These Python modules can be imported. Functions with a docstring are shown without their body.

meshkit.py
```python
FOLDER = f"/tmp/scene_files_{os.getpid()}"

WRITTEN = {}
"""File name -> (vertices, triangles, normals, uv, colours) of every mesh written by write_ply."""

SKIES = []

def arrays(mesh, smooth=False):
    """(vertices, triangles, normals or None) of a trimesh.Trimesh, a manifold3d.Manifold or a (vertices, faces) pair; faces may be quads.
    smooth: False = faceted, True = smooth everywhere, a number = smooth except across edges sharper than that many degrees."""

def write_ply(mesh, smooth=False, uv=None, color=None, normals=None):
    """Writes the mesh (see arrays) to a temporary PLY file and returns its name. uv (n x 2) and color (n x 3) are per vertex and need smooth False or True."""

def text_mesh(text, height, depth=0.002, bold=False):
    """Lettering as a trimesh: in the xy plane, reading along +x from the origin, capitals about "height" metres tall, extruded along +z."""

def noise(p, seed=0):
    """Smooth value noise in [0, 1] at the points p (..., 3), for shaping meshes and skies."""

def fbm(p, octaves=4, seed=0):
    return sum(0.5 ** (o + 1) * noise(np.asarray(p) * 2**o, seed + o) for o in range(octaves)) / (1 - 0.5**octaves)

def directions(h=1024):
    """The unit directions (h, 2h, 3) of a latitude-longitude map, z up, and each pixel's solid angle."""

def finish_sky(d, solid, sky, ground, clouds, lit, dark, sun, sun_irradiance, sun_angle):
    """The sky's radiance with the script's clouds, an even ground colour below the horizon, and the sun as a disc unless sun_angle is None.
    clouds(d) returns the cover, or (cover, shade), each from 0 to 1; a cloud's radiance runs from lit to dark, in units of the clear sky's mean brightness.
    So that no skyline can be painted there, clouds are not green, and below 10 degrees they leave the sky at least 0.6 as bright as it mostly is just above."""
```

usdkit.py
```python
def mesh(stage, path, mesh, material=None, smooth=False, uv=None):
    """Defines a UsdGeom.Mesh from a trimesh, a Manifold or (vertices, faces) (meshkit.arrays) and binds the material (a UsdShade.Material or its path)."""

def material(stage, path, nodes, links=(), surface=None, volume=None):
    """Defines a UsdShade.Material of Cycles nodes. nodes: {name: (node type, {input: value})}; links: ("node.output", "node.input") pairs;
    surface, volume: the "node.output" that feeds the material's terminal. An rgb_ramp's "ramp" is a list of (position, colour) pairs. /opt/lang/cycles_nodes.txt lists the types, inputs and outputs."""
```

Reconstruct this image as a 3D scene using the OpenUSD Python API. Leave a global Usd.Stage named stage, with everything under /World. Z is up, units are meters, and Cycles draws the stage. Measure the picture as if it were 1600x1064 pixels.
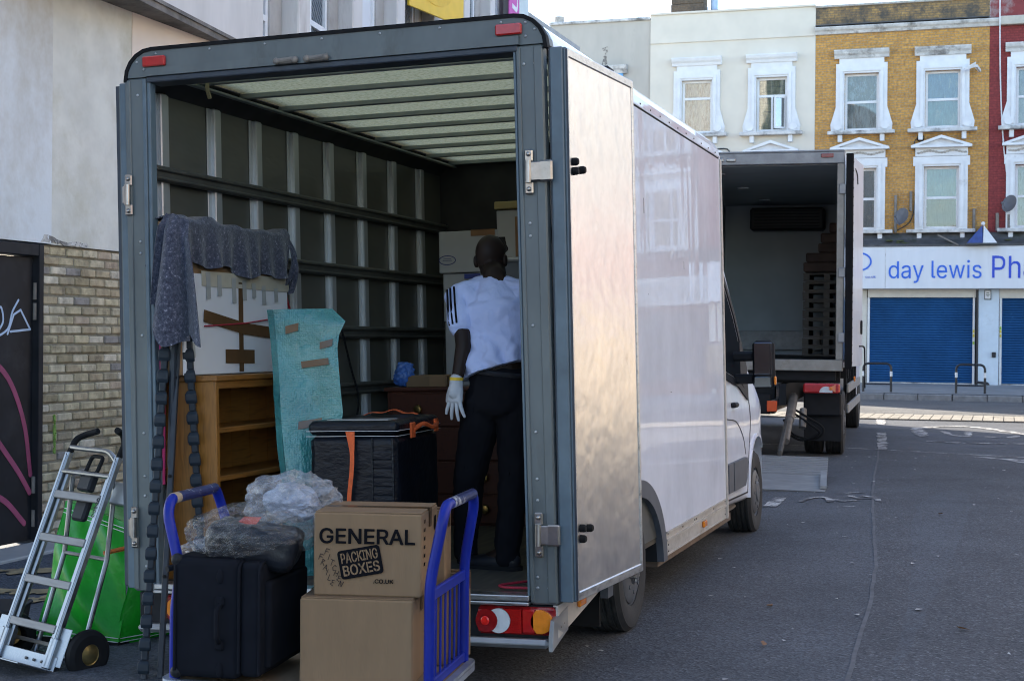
import math, random
import numpy as np
import trimesh
import manifold3d as m3
from shapely.geometry import Polygon, LineString, Point, box as sbox
from shapely.ops import unary_union
from shapely import affinity
from pxr import Usd, UsdGeom, UsdLux, UsdShade, Gf, Sdf
import usdkit, meshkit

random.seed(7)
rng = np.random.default_rng(7)
stage = Usd.Stage.CreateInMemory()
UsdGeom.SetStageUpAxis(stage, UsdGeom.Tokens.z)
UsdGeom.SetStageMetersPerUnit(stage, 1.0)
world = UsdGeom.Xform.Define(stage, '/World')
stage.SetDefaultPrim(world.GetPrim())
UsdGeom.Scope.Define(stage, '/World/Looks')

# ------------------------------------------------------------------ camera
CAM = (3.0912, -6.8112, 1.6805); YAW, PITCH, ROLL, FPX = -0.3142, -0.0029, 0.0091, 2368.0
EXPOSURE = 1.80
cam = UsdGeom.Camera.Define(stage, '/World/camera')
fw = np.array([math.sin(YAW)*math.cos(PITCH), math.cos(YAW)*math.cos(PITCH), math.sin(PITCH)])
rt = np.array([math.cos(YAW), -math.sin(YAW), 0.0]); up = np.cross(rt, fw)
rt, up = math.cos(ROLL)*rt + math.sin(ROLL)*up, -math.sin(ROLL)*rt + math.cos(ROLL)*up
M = Gf.Matrix4d(*rt, 0, *up, 0, *(-fw), 0, *CAM, 1)
cam.AddTransformOp().Set(M)
cam.CreateHorizontalApertureAttr(36.0); cam.CreateVerticalApertureAttr(36.0*680/1024)
cam.CreateFocalLengthAttr(FPX/1600*36.0); cam.CreateClippingRangeAttr(Gf.Vec2f(0.05, 2000))
cam.CreateFStopAttr(11.0); cam.CreateFocusDistanceAttr(8.0)
cam.CreateExposureAttr(EXPOSURE)

# ------------------------------------------------------------------ sky and sun
SUN_AZ = math.atan2(-0.78, 0.62)      # from +y towards +x
SUN_EL = math.radians(30)
SKY = 0.12; SUN = 1.1
sd = np.array([math.sin(SUN_AZ)*math.cos(SUN_EL), math.cos(SUN_AZ)*math.cos(SUN_EL), math.sin(SUN_EL)])
dome = UsdLux.DomeLight.Define(stage, '/World/sky')
skym = usdkit.material(stage, '/World/Looks/sky_look', {
    'sky': ('sky_texture', {'sky_type': 'single_scattering', 'sun_disc': False, 'sun_elevation': SUN_EL, 'sun_rotation': SUN_AZ, 'aerosol_density': 1.0, 'ozone_density': 1.6}),
    'bg': ('background_shader', {'strength': SKY})},
    [('sky.color', 'bg.color')], surface='bg.background')
UsdShade.MaterialBindingAPI.Apply(dome.GetPrim()).Bind(skym)
sun = UsdLux.DistantLight.Define(stage, '/World/sun')
sun.CreateIntensityAttr(SUN); sun.CreateAngleAttr(0.5); sun.CreateNormalizeAttr(True)
sun.CreateColorAttr(Gf.Vec3f(1.0, 0.90, 0.74))
z_ax = sd; x_ax = np.cross([0, 0, 1], z_ax); x_ax /= np.linalg.norm(x_ax); y_ax = np.cross(z_ax, x_ax)
sun.AddTransformOp().Set(Gf.Matrix4d(*x_ax, 0, *y_ax, 0, *z_ax, 0, 0, 0, 60, 1))
for l, c, k in ((dome, 'sky', 'structure'), (sun, 'sun', 'structure')):
    l.GetPrim().SetCustomDataByKey('label', 'clear pale daylight sky' if c == 'sky' else 'low morning sun'); l.GetPrim().SetCustomDataByKey('kind', k)

# ------------------------------------------------------------------ frames, things and parts
LEAN = 0.0309
cL, sL = math.cos(LEAN), math.sin(LEAN)
VAN = np.array([[cL, 0, -sL, 0], [0, 1, 0, 0], [sL, 0, cL, 0], [0, 0, 0, 1.0]])   # the road's camber tilts the van
_used = set()
def numbered(parent, name):
    k, n = f'{parent}/{name}', 0
    while k in _used:
        n += 1; k = f'{parent}/{name}_{n:03d}'
    _used.add(k); return k
def xf(m, mesh):
    g = mesh.copy(); g.apply_transform(m); return g
def Tm(x=0, y=0, z=0): return trimesh.transformations.translation_matrix([x, y, z])
def Rm(a, ax, p=None): return trimesh.transformations.rotation_matrix(a, ax, p)
def gfm(m): return Gf.Matrix4d(*np.asarray(m, float).T.ravel())

class Thing:
    def __init__(s, name, label=None, cat=None, loc=(0, 0, 0), rz=0.0, group=None, frame=None, kind=None, local=False, m=None):
        s.path = numbered('/World', name); s.local = local or rz != 0 or m is not None; s.loc = np.array(loc, float)
        x = UsdGeom.Xform.Define(stage, s.path)
        mm = (np.eye(4) if frame is None else frame) @ Tm(*loc) @ Rm(rz, [0, 0, 1])
        if m is not None: mm = mm @ m
        x.AddTransformOp().Set(gfm(mm)); s.m = mm
        s.prim = x.GetPrim(); tags(s.prim, label, cat, group, kind)
    def part(s, name, mesh, mat, parent=None, smooth=None, label=None, kind=None):
        if isinstance(mesh, (list, tuple)) and not (len(mesh) == 2 and isinstance(mesh[0], np.ndarray)): mesh = cat_(mesh)
        if hasattr(mesh, 'to_mesh'): mesh = tm(mesh)
        g = mesh if s.local else xf(Tm(*(-s.loc)), mesh)
        p = numbered(parent or s.path, name)
        u = usdkit.mesh(stage, p, g, mat, smooth=(30 if len(g.faces) > 64 else False) if smooth is None else smooth)
        tags(u.GetPrim(), label, None, None, kind)
        return p
def tags(p, label=None, cat=None, group=None, kind=None):
    for k, v in (('label', label), ('category', cat), ('group', group), ('kind', kind)):
        if v: p.SetCustomDataByKey(k, v)
def single(name, mesh, mat, label=None, cat=None, group=None, kind=None, frame=None, smooth=None):
    if isinstance(mesh, (list, tuple)): mesh = cat_(mesh)
    p = numbered('/World', name)
    g = mesh if frame is None else xf(frame, mesh)
    u = usdkit.mesh(stage, p, g, mat, smooth=30 if smooth is None else smooth)
    tags(u.GetPrim(), label, cat, group, kind); return u
def dup(src, label, m):
    d = src.prim.GetCustomData(); p = numbered('/World', src.path.split('/')[-1])
    x = UsdGeom.Xform.Define(stage, p); x.GetPrim().GetReferences().AddInternalReference(Sdf.Path(src.path))
    x.GetPrim().SetInstanceable(True)
    UsdGeom.Xformable(x).ClearXformOpOrder(); UsdGeom.Xformable(x).MakeMatrixXform().Set(gfm(m))
    tags(x.GetPrim(), label, d.get('category'), d.get('group'))
    return x

# ------------------------------------------------------------------ shapes
def cat_(l):
    return trimesh.util.concatenate([tm(g) for g in l])
def tm(g):
    if hasattr(g, 'to_mesh'):
        q = g.to_mesh(); return trimesh.Trimesh(q.vert_properties[:, :3], q.tri_verts, process=False)
    return g
def bx(x0, x1, y0, y1, z0, z1, ch=0.0):
    x0, x1 = min(x0, x1), max(x0, x1); y0, y1 = min(y0, y1), max(y0, y1); z0, z1 = min(z0, z1), max(z0, z1)
    if ch <= 0:
        return trimesh.creation.box(extents=[x1-x0, y1-y0, z1-z0], transform=Tm((x0+x1)/2, (y0+y1)/2, (z0+z1)/2))
    ch = min(ch, (x1-x0)*.45, (y1-y0)*.45, (z1-z0)*.45)
    P = []
    for a, sx in ((x0, 1), (x1, -1)):
        for b, sy in ((y0, 1), (y1, -1)):
            for c, sz in ((z0, 1), (z1, -1)):
                P += [(a+sx*ch, b+sy*ch, c), (a+sx*ch, b, c+sz*ch), (a, b+sy*ch, c+sz*ch)]
    return hull(P)
def hull(P):
    return tm(m3.Manifold.hull_points(np.asarray(P, float)))
def bar(p, q, w, h, upv=(0, 0, 1), ch=0.0):
    """a box beam from p to q, w across, h along upv."""
    p, q = np.array(p, float), np.array(q, float); d = q-p; L = np.linalg.norm(d); d /= L
    a = np.cross(d, upv); a /= np.linalg.norm(a); b = np.cross(a, d)
    g = bx(-w/2, w/2, 0, L, -h/2, h/2, ch); m = np.eye(4); m[:3, 0], m[:3, 1], m[:3, 2], m[:3, 3] = a, d, b, p
    return xf(m, g)
def rounded(pts, r=0.05, n=5):
    pts = [np.array(p, float) for p in pts]; out = [pts[0]]
    for a, b, c in zip(pts, pts[1:], pts[2:]):
        u, v = a-b, c-b; lu, lv = np.linalg.norm(u), np.linalg.norm(v); k = min(r, lu*.48, lv*.48)
        s, e = b+u/lu*k, b+v/lv*k
        out += [(1-t)**2*s+2*t*(1-t)*b+t*t*e for t in np.linspace(0, 1, n)]
    return out+[pts[-1]]
def tube(pts, r, n=8, cap=True):
    P = np.array([p for i, p in enumerate(pts) if i == 0 or np.linalg.norm(np.subtract(p, pts[i-1])) > 1e-6], float)
    R = np.broadcast_to(np.asarray(r, float), (len(P),))
    T = np.gradient(P, axis=0); T /= np.linalg.norm(T, axis=1, keepdims=True)
    a = np.cross(T[0], [0, 0, 1.0]); a = np.cross(T[0], [1.0, 0, 0]) if np.linalg.norm(a) < .1 else a; a /= np.linalg.norm(a)
    th = np.linspace(0, 2*np.pi, n, endpoint=False); V = []
    for p, t, rr in zip(P, T, R):
        a = a-t*(a@t); a /= np.linalg.norm(a); b = np.cross(t, a)
        V.append(p+rr*(np.outer(np.cos(th), a)+np.outer(np.sin(th), b)))
    V = np.vstack(V); F = []
    for i in range(len(P)-1):
        for j in range(n):
            k = (j+1) % n; F += [[i*n+j, i*n+k, (i+1)*n+k], [i*n+j, (i+1)*n+k, (i+1)*n+j]]
    if cap:
        c0, c1 = len(V), len(V)+1; V = np.vstack([V, P[0], P[-1]]); o = (len(P)-1)*n
        for j in range(n):
            k = (j+1) % n; F += [[c0, k, j], [c1, o+j, o+k]]
    return trimesh.Trimesh(V, F, process=False)
def prism(poly, a0, a1, axis='y'):
    """extrude a shapely polygon: axis y: polygon is (x,z); axis x: polygon is (y,z); axis z: (x,y)."""
    geoms = getattr(poly, 'geoms', [poly]); out = []
    for g in geoms:
        if g.is_empty or g.geom_type != 'Polygon' or g.area < 1e-9: continue
        e = trimesh.creation.extrude_polygon(g, a1-a0, engine='earcut'); v = e.vertices.copy()
        if axis == 'y': V = np.stack([v[:, 0], a1-v[:, 2], v[:, 1]], 1)
        elif axis == 'x': V = np.stack([a0+v[:, 2], v[:, 0], v[:, 1]], 1)
        else: V = v+[0, 0, a0]
        out.append(trimesh.Trimesh(V, e.faces, process=False))
    return cat_(out)
def rbox2(x0, z0, x1, z1, r):
    return sbox(x0+r, z0+r, x1-r, z1-r).buffer(r, quad_segs=5)
def cyl(p, q, r, n=16):
    return tube([p, q], r, n)
def lathe(profile, axis='x', n=32, at=(0, 0, 0)):
    g = trimesh.creation.revolve(np.array(profile, float), sections=n)
    if axis == 'x': g = xf(Rm(math.pi/2, [0, 1, 0]), g)
    if axis == 'y': g = xf(Rm(-math.pi/2, [1, 0, 0]), g)
    g.fix_normals(); return xf(Tm(*at), g)
def sphere(p, r, n=2, s=(1, 1, 1)):
    g = trimesh.creation.icosphere(subdivisions=n, radius=r); g.apply_scale(s); return xf(Tm(*p), g)
def text(t, h, depth, m, bold=False):
    return xf(m, meshkit.text_mesh(t, h, depth, bold))
def basis(o, ex, ey):
    """places xy-plane drawings: origin o, x along ex, y along ey, z outwards."""
    ex, ey = np.array(ex, float), np.array(ey, float); ex /= np.linalg.norm(ex); ey = ey-ex*(ex@ey); ey /= np.linalg.norm(ey)
    m = np.eye(4); m[:3, 0], m[:3, 1], m[:3, 2], m[:3, 3] = ex, ey, np.cross(ex, ey), o; return m
def stroke(lines, w, depth, m):
    return xf(m, prism(unary_union([LineString(l).buffer(w/2, quad_segs=3) for l in lines]), 0, depth, 'z'))
def spline(pts, n=8):
    P = np.array(pts, float); P = np.vstack([2*P[0]-P[1], P, 2*P[-1]-P[-2]]); out = []
    for i in range(1, len(P)-2):
        for t in np.linspace(0, 1, n, endpoint=False):
            a, b, c, d = P[i-1:i+3]; out.append(.5*((2*b)+(c-a)*t+(2*a-5*b+4*c-d)*t*t+(3*b-a-3*c+d)*t**3))
    return out+[P[-2]]
def grid(fn, nu, nv, thick=0.0):
    """sheet from fn(u,v) -> xyz over the unit square, optionally given a thickness."""
    u, v = np.meshgrid(np.linspace(0, 1, nu), np.linspace(0, 1, nv), indexing='ij')
    P = np.array([[fn(a, b) for a, b in zip(r, s)] for r, s in zip(u, v)], float)
    idx = np.arange(nu*nv).reshape(nu, nv); F = []
    q = np.stack([idx[:-1, :-1], idx[1:, :-1], idx[1:, 1:], idx[:-1, 1:]], -1).reshape(-1, 4)
    F = np.vstack([q[:, [0, 1, 2]], q[:, [0, 2, 3]]]); V = P.reshape(-1, 3)
    g = trimesh.Trimesh(V, F, process=False)
    if thick:
        n = g.vertex_normals; V2 = np.vstack([V, V-n*thick]); o = nu*nv
        rim = np.concatenate([idx[0, :], idx[1:, -1], idx[-1, -2::-1], idx[-2:0:-1, 0]]); r2 = np.roll(rim, -1)
        side = np.vstack([np.stack([rim, rim+o, r2+o], 1), np.stack([rim, r2+o, r2], 1)])
        g = trimesh.Trimesh(V2, np.vstack([F, F[:, ::-1]+o, side]), process=False)
    return g
def fbm(P, sc, seed=0, o=4):
    return meshkit.fbm(np.asarray(P)*sc+17.3, o, seed)
def displace(g, amp, sc, seed=0):
    g = g.copy(); n = np.array(g.vertex_normals); g.vertices = g.vertices+n*((fbm(g.vertices, sc, seed)-.5)*2*amp)[:, None]; return g

# ------------------------------------------------------------------ materials
def mat(name, col, rough=.5, metal=0.0, var=.12, scale=6.0, bump=0.0, bscale=60.0, coat=0.0, spec=.5, stretch=(1, 1, 1), col2=None, thr=None, rvar=0.0, extra=None):
    """principled surface whose colour drifts with noise; col2 is worked in where a second noise passes thr (stains, wear)."""
    c = np.array(col, float); lo, hi = np.clip(c*(1-var), 0, 1), np.clip(c*(1+var), 0, 1)
    N = {'tc': ('texture_coordinate', {}), 'mp': ('mapping', {'scale': stretch}),
         'n': ('noise_texture', {'scale': scale, 'detail': 6.0, 'roughness': .62}),
         'r': ('rgb_ramp', {'ramp': [(0.3, tuple(lo)), (0.7, tuple(hi))]}),
         'p': ('principled_bsdf', {'roughness': rough, 'metallic': metal, 'coat_weight': coat, 'specular_ior_level': spec})}
    L = [('tc.object', 'mp.vector'), ('mp.vector', 'n.vector'), ('n.fac', 'r.fac')]
    out = 'r.color'
    if col2 is not None:
        t = thr or (.52, .66)
        N |= {'n2': ('noise_texture', {'scale': scale*.45, 'detail': 7.0, 'roughness': .7}), 'r2': ('rgb_ramp', {'ramp': [(t[0], (0, 0, 0)), (t[1], (1, 1, 1))]}),
              'mx': ('mix', {'color2': tuple(col2)})}
        L += [('mp.vector', 'n2.vector'), ('n2.fac', 'r2.fac'), ('r2.color', 'mx.fac'), (out, 'mx.color1')]; out = 'mx.color'
    L.append((out, 'p.base_color'))
    if rvar:
        N |= {'rr': ('map_range', {'from_min': .3, 'from_max': .7, 'to_min': max(rough-rvar, .02), 'to_max': min(rough+rvar, 1)})}
        L += [('n.fac', 'rr.value'), ('rr.result', 'p.roughness')]
    if bump:
        N |= {'bn': ('noise_texture', {'scale': bscale, 'detail': 4.0, 'roughness': .6}), 'b': ('bump', {'strength': 1.0, 'distance': bump})}
        L += [('mp.vector', 'bn.vector'), ('bn.fac', 'b.height'), ('b.normal', 'p.normal')]
    if extra: N['p'][1].update(extra)
    return usdkit.material(stage, f'/World/Looks/{name}', N, L, surface='p.BSDF')
def wood(name, a, b, rough=.55, stretch=(14, 1.2, 14), scale=3.0):
    N = {'tc': ('texture_coordinate', {}), 'mp': ('mapping', {'scale': stretch}), 'n': ('noise_texture', {'scale': scale, 'detail': 7.0, 'roughness': .6, 'distortion': .6}),
         'r': ('rgb_ramp', {'ramp': [(0.28, a), (0.5, b), (.72, a)]}), 'p': ('principled_bsdf', {'roughness': rough}), 'b': ('bump', {'strength': .5, 'distance': .002})}
    return usdkit.material(stage, f'/World/Looks/{name}', N, [('tc.object', 'mp.vector'), ('mp.vector', 'n.vector'), ('n.fac', 'r.fac'), ('r.color', 'p.base_color'), ('n.fac', 'b.height'), ('b.normal', 'p.normal')], surface='p.BSDF')
def brick_mat(name, c1, c2, mortar, bw=.225, rh=.075, stain=(.08, .07, .06), amt=(.5, .72), axis='y', painted=False):
    rot = (-math.pi/2, 0, 0) if axis == 'y' else (-math.pi/2, 0, -math.pi/2)
    N = {'tc': ('texture_coordinate', {}), 'mp': ('mapping', {'rotation': rot}),
         'k': ('brick_texture', {'color1': c1, 'color2': c2, 'mortar': mortar, 'scale': 1.0, 'mortar_size': .008, 'mortar_smooth': .3, 'bias': -.1, 'brick_width': bw, 'row_height': rh}),
         'n': ('noise_texture', {'scale': 2.2, 'detail': 8.0, 'roughness': .72}), 'r': ('rgb_ramp', {'ramp': [(amt[0], (0, 0, 0)), (amt[1], (1, 1, 1))]}),
         'n2': ('noise_texture', {'scale': 14.0, 'detail': 4.0}), 'hv': ('map_range', {'from_min': .3, 'from_max': .7, 'to_min': .72, 'to_max': 1.25}),
         'ml': ('vector_math', {'math_type': 'scale'}), 'mx': ('mix', {'color2': stain}), 'p': ('principled_bsdf', {'roughness': .85}), 'b': ('bump', {'strength': .7, 'distance': .006})}
    L = [('tc.object', 'mp.vector'), ('mp.vector', 'k.vector'), ('tc.object', 'n.vector'), ('n.fac', 'r.fac'), ('tc.object', 'n2.vector'), ('n2.fac', 'hv.value'),
         ('k.color', 'ml.vector1'), ('hv.result', 'ml.scale'), ('ml.vector', 'mx.color1'), ('r.color', 'mx.fac'), ('mx.color', 'p.base_color'), ('k.fac', 'b.height'), ('b.normal', 'p.normal')]
    N['b'][1]['invert'] = True
    return usdkit.material(stage, f'/World/Looks/{name}', N, L, surface='p.BSDF')
def glass_mat(name, tint=(.8, .85, .85), base=.06, rough=.02):
    N = {'f': ('layer_weight', {'blend': .35}), 'a': ('math', {'math_type': 'add', 'value2': base, 'use_clamp': True}), 't': ('transparent_bsdf', {'color': tint}), 'g': ('glossy_bsdf', {'color': (1, 1, 1), 'roughness': rough}), 'm': ('mix_closure', {}),
         'tc': ('texture_coordinate', {}), 'n': ('noise_texture', {'scale': 1.3, 'detail': 1.0}), 'b': ('bump', {'strength': .25, 'distance': .02})}
    return usdkit.material(stage, f'/World/Looks/{name}', N, [('f.fresnel', 'a.value1'), ('a.value', 'm.fac'), ('t.BSDF', 'm.closure1'), ('g.BSDF', 'm.closure2'), ('tc.object', 'n.vector'), ('n.fac', 'b.height'), ('b.normal', 'g.normal')], surface='m.closure')

# ================================================================== materials used all over
asphalt = mat('asphalt', (.062, .062, .068), .85, var=.22, scale=3.0, bump=.004, bscale=140, col2=(.10, .10, .105), thr=(.55, .75))
def speckle_asphalt(name, base, chip, dens):
    N = {'tc': ('texture_coordinate', {}), 'v': ('voronoi_texture', {'scale': 75.0}), 's': ('separate_color', {}),
         'r': ('rgb_ramp', {'ramp': [(0.0, tuple(np.array(base)*.55)), (.45, base), (dens, tuple(np.array(base)*1.35)), (1.0, chip)]}),
         'n': ('noise_texture', {'scale': .55, 'detail': 8.0, 'roughness': .68}), 'hv': ('map_range', {'from_min': .3, 'from_max': .7, 'to_min': .70, 'to_max': 1.32}),
         'n3': ('noise_texture', {'scale': 300.0, 'detail': 2.0}), 'h3': ('map_range', {'from_min': .3, 'from_max': .7, 'to_min': .6, 'to_max': 1.4}),
         'ml': ('vector_math', {'math_type': 'scale'}), 'ml2': ('vector_math', {'math_type': 'scale'}), 'p': ('principled_bsdf', {'roughness': .8, 'specular_ior_level': .35}), 'b': ('bump', {'strength': .8, 'distance': .004})}
    L = [('tc.object', 'v.vector'), ('v.color', 's.color'), ('s.r', 'r.fac'), ('tc.object', 'n.vector'), ('n.fac', 'hv.value'), ('tc.object', 'n3.vector'), ('n3.fac', 'h3.value'), ('r.color', 'ml.vector1'), ('hv.result', 'ml.scale'),
         ('ml.vector', 'ml2.vector1'), ('h3.result', 'ml2.scale'), ('ml2.vector', 'p.base_color'), ('v.distance', 'b.height'), ('b.normal', 'p.normal')]
    return usdkit.material(stage, f'/World/Looks/{name}', N, L, surface='p.BSDF')
road_mat = speckle_asphalt('road_asphalt', (.072, .078, .092), (.14, .145, .16), .93)
road_dark = speckle_asphalt('road_asphalt_coarse', (.064, .067, .077), (.16, .165, .18), .90)
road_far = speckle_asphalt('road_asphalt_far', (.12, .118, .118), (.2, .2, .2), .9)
paver_mat = mat('pale_paver', (.24, .22, .19), .85, var=.2, scale=2.0, bump=.003)
paint_worn = mat('worn_road_paint', (.50, .50, .50), .8, var=.25, scale=9, col2=(.09, .09, .1), thr=(.44, .54))
ochre_paint = mat('faded_ochre_paint', (.34, .25, .13), .85, var=.3, scale=7, col2=(.12, .105, .08), thr=(.56, .68))
concrete = mat('concrete', (.38, .365, .345), .85, var=.14, scale=2.5, bump=.003, bscale=40, col2=(.26, .23, .2), thr=(.56, .74))
concrete_lt = mat('concrete_panel', (.62, .59, .56), .85, var=.1, scale=1.6, bump=.002, bscale=30, col2=(.33, .29, .25), thr=(.60, .78), stretch=(1.6, 1.6, .35))
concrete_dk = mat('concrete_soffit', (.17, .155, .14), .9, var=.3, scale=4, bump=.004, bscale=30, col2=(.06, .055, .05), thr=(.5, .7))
kerb_mat = mat('kerb_granite', (.2, .2, .205), .85, var=.25, scale=5, bump=.003, bscale=120)
flag_mat = mat('footway_paving', (.27, .27, .27), .85, var=.15, scale=1.4, bump=.002, bscale=80)
black_metal = mat('black_painted_metal', (.010, .011, .014), .5, var=.4, scale=5, spec=.2, col2=(.03, .03, .034), thr=(.55, .75), bump=.0005, bscale=15)
white_upvc = mat('white_upvc', (.76, .77, .78), .35, var=.04)
white_paint = mat('white_masonry_paint', (.70, .70, .70), .7, var=.08, scale=3, col2=(.42, .40, .38), thr=(.62, .78))
cream_render = mat('cream_render', (.66, .60, .50), .8, var=.06, scale=1.2, bump=.002, bscale=40, col2=(.52, .47, .4), thr=(.62, .85))
grey_render = mat('grey_render', (.47, .43, .37), .85, var=.1, scale=.9, bump=.002, bscale=40, col2=(.24, .22, .2), thr=(.60, .82), stretch=(1.5, 1, .5))
lead_dark = mat('weathered_lead', (.07, .07, .072), .7, var=.4, scale=4, col2=(.03, .035, .025), thr=(.5, .68))
yellow_brick = brick_mat('yellow_stock_brick', (.56, .29, .065), (.42, .205, .05), (.30, .24, .16), stain=(.16, .115, .065), amt=(.56, .80))
parapet_brick = brick_mat('sooty_stock_brick', (.40, .24, .08), (.26, .16, .07), (.15, .13, .1), stain=(.07, .062, .052), amt=(.40, .62))
red_paint_brick = brick_mat('red_painted_brick', (.235, .034, .032), (.20, .03, .03), (.15, .025, .025), stain=(.13, .04, .04), amt=(.60, .78))
blue_shutter = mat('blue_shutter', (.016, .085, .23), .7, var=.22, scale=.9, col2=(.05, .19, .42), thr=(.56, .66), stretch=(1, 1, .7), spec=.15)
sign_white = mat('sign_white', (.66, .68, .71), .4, var=.05, scale=1.5, col2=(.52, .53, .55), thr=(.6, .8), stretch=(2, 1, .3))
sign_blue = mat('sign_blue', (.02, .13, .62), .4, var=.03)
sign_blue2 = mat('sign_deep_blue', (.02, .07, .52), .4, var=.03)
cream_trim = mat('cream_painted_trim', (.6, .57, .5), .6, var=.06)
black_gloss = mat('black_gloss_metal', (.015, .016, .02), .35, var=.2)
glass = glass_mat('window_glass')
glass_blue = glass_mat('reflecting_glass', (.55, .62, .66), .25, .03)
reeded = usdkit.material(stage, '/World/Looks/reeded_glass', {
    'tc': ('texture_coordinate', {}), 'w': ('wave_texture', {'wave_type': 'bands', 'bands_direction': 'diagonal', 'scale': 7.0, 'distortion': 2.5, 'detail': 2.0, 'detail_scale': 1.2}),
    'r': ('rgb_ramp', {'ramp': [(0, (.035, .05, .065)), (1, (.12, .15, .17))]}), 'b': ('bump', {'strength': .8, 'distance': .03}), 'p': ('principled_bsdf', {'roughness': .12, 'specular_ior_level': .9})},
    [('tc.object', 'w.vector'), ('w.fac', 'r.fac'), ('r.color', 'p.base_color'), ('w.fac', 'b.height'), ('b.normal', 'p.normal')], surface='p.BSDF')
curtain_net = mat('net_curtain', (.42, .43, .44), .9, var=.35, scale=5, stretch=(6, 1, 1.0), col2=(.17, .15, .14), thr=(.5, .6))
curtain_blue = mat('pale_blue_curtain', (.22, .36, .52), .9, var=.25, scale=4, stretch=(5, 1, 1), col2=(.5, .56, .6), thr=(.56, .66))
curtain_pat = mat('patterned_curtain', (.26, .2, .13), .9, var=.4, scale=6, stretch=(3, 1, 1.2), col2=(.5, .48, .46), thr=(.5, .6))
blind_straw = mat('straw_blind', (.45, .38, .22), .9, var=.35, scale=5, stretch=(1, 1, 6), col2=(.10, .09, .07), thr=(.55, .66))
room_dark = mat('dim_room', (.05, .05, .05), .9, var=.4, scale=3, col2=(.22, .14, .1), thr=(.56, .62))
teal_net = mat('pale_teal_curtain', (.25, .42, .47), .9, var=.25, scale=3, stretch=(4, 1, 1), col2=(.5, .56, .56), thr=(.55, .68))
dish_grey = mat('dish_grey', (.11, .11, .12), .55, var=.15)
rust_grey = mat('weathered_steel', (.2, .18, .16), .6, metal=.4, var=.3)

# ================================================================== ground
def gz(x, y):
    x, y = np.asarray(x, float), np.asarray(y, float)
    t = np.clip((y-8.0)/6.0, 0, 1); k = 1-t*t*(3-2*t)
    return LEAN*np.clip(x, -3.0, 2.6)*k - .02*np.clip(x-3.2, 0, 8)*k
def sheet(poly, dz, step=1.0):
    x0, y0, x1, y1 = poly.bounds; V, F, o = [], [], 0
    for gx in np.arange(math.floor(x0/step)*step, x1, step):
        for gy in np.arange(math.floor(y0/step)*step, y1, step):
            c = poly.intersection(sbox(gx, gy, gx+step, gy+step))
            for g in getattr(c, 'geoms', [c]):
                if g.geom_type != 'Polygon' or g.area < 1e-7: continue
                v, f = trimesh.creation.triangulate_polygon(g, engine='earcut')
                V.append(np.column_stack([v, gz(v[:, 0], v[:, 1])+dz])); F.append(f+o); o += len(v)
    g = trimesh.Trimesh(np.vstack(V), np.vstack(F), process=False)
    if g.face_normals[:, 2].mean() < 0: g.invert()
    return g
xs = np.unique(np.concatenate([np.linspace(-400, -14, 12), np.arange(-12, 16.1, .4), [2.6, 3.2, -3.0], np.linspace(20, 400, 12)]))
ys = np.unique(np.concatenate([np.linspace(-400, -14, 10), np.arange(-12, 40.1, .5), np.linspace(46, 500, 12)]))
gx, gy = np.meshgrid(xs, ys, indexing='ij'); idx = np.arange(gx.size).reshape(gx.shape)
q = np.stack([idx[:-1, :-1], idx[1:, :-1], idx[1:, 1:], idx[:-1, 1:]], -1).reshape(-1, 4)
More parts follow.
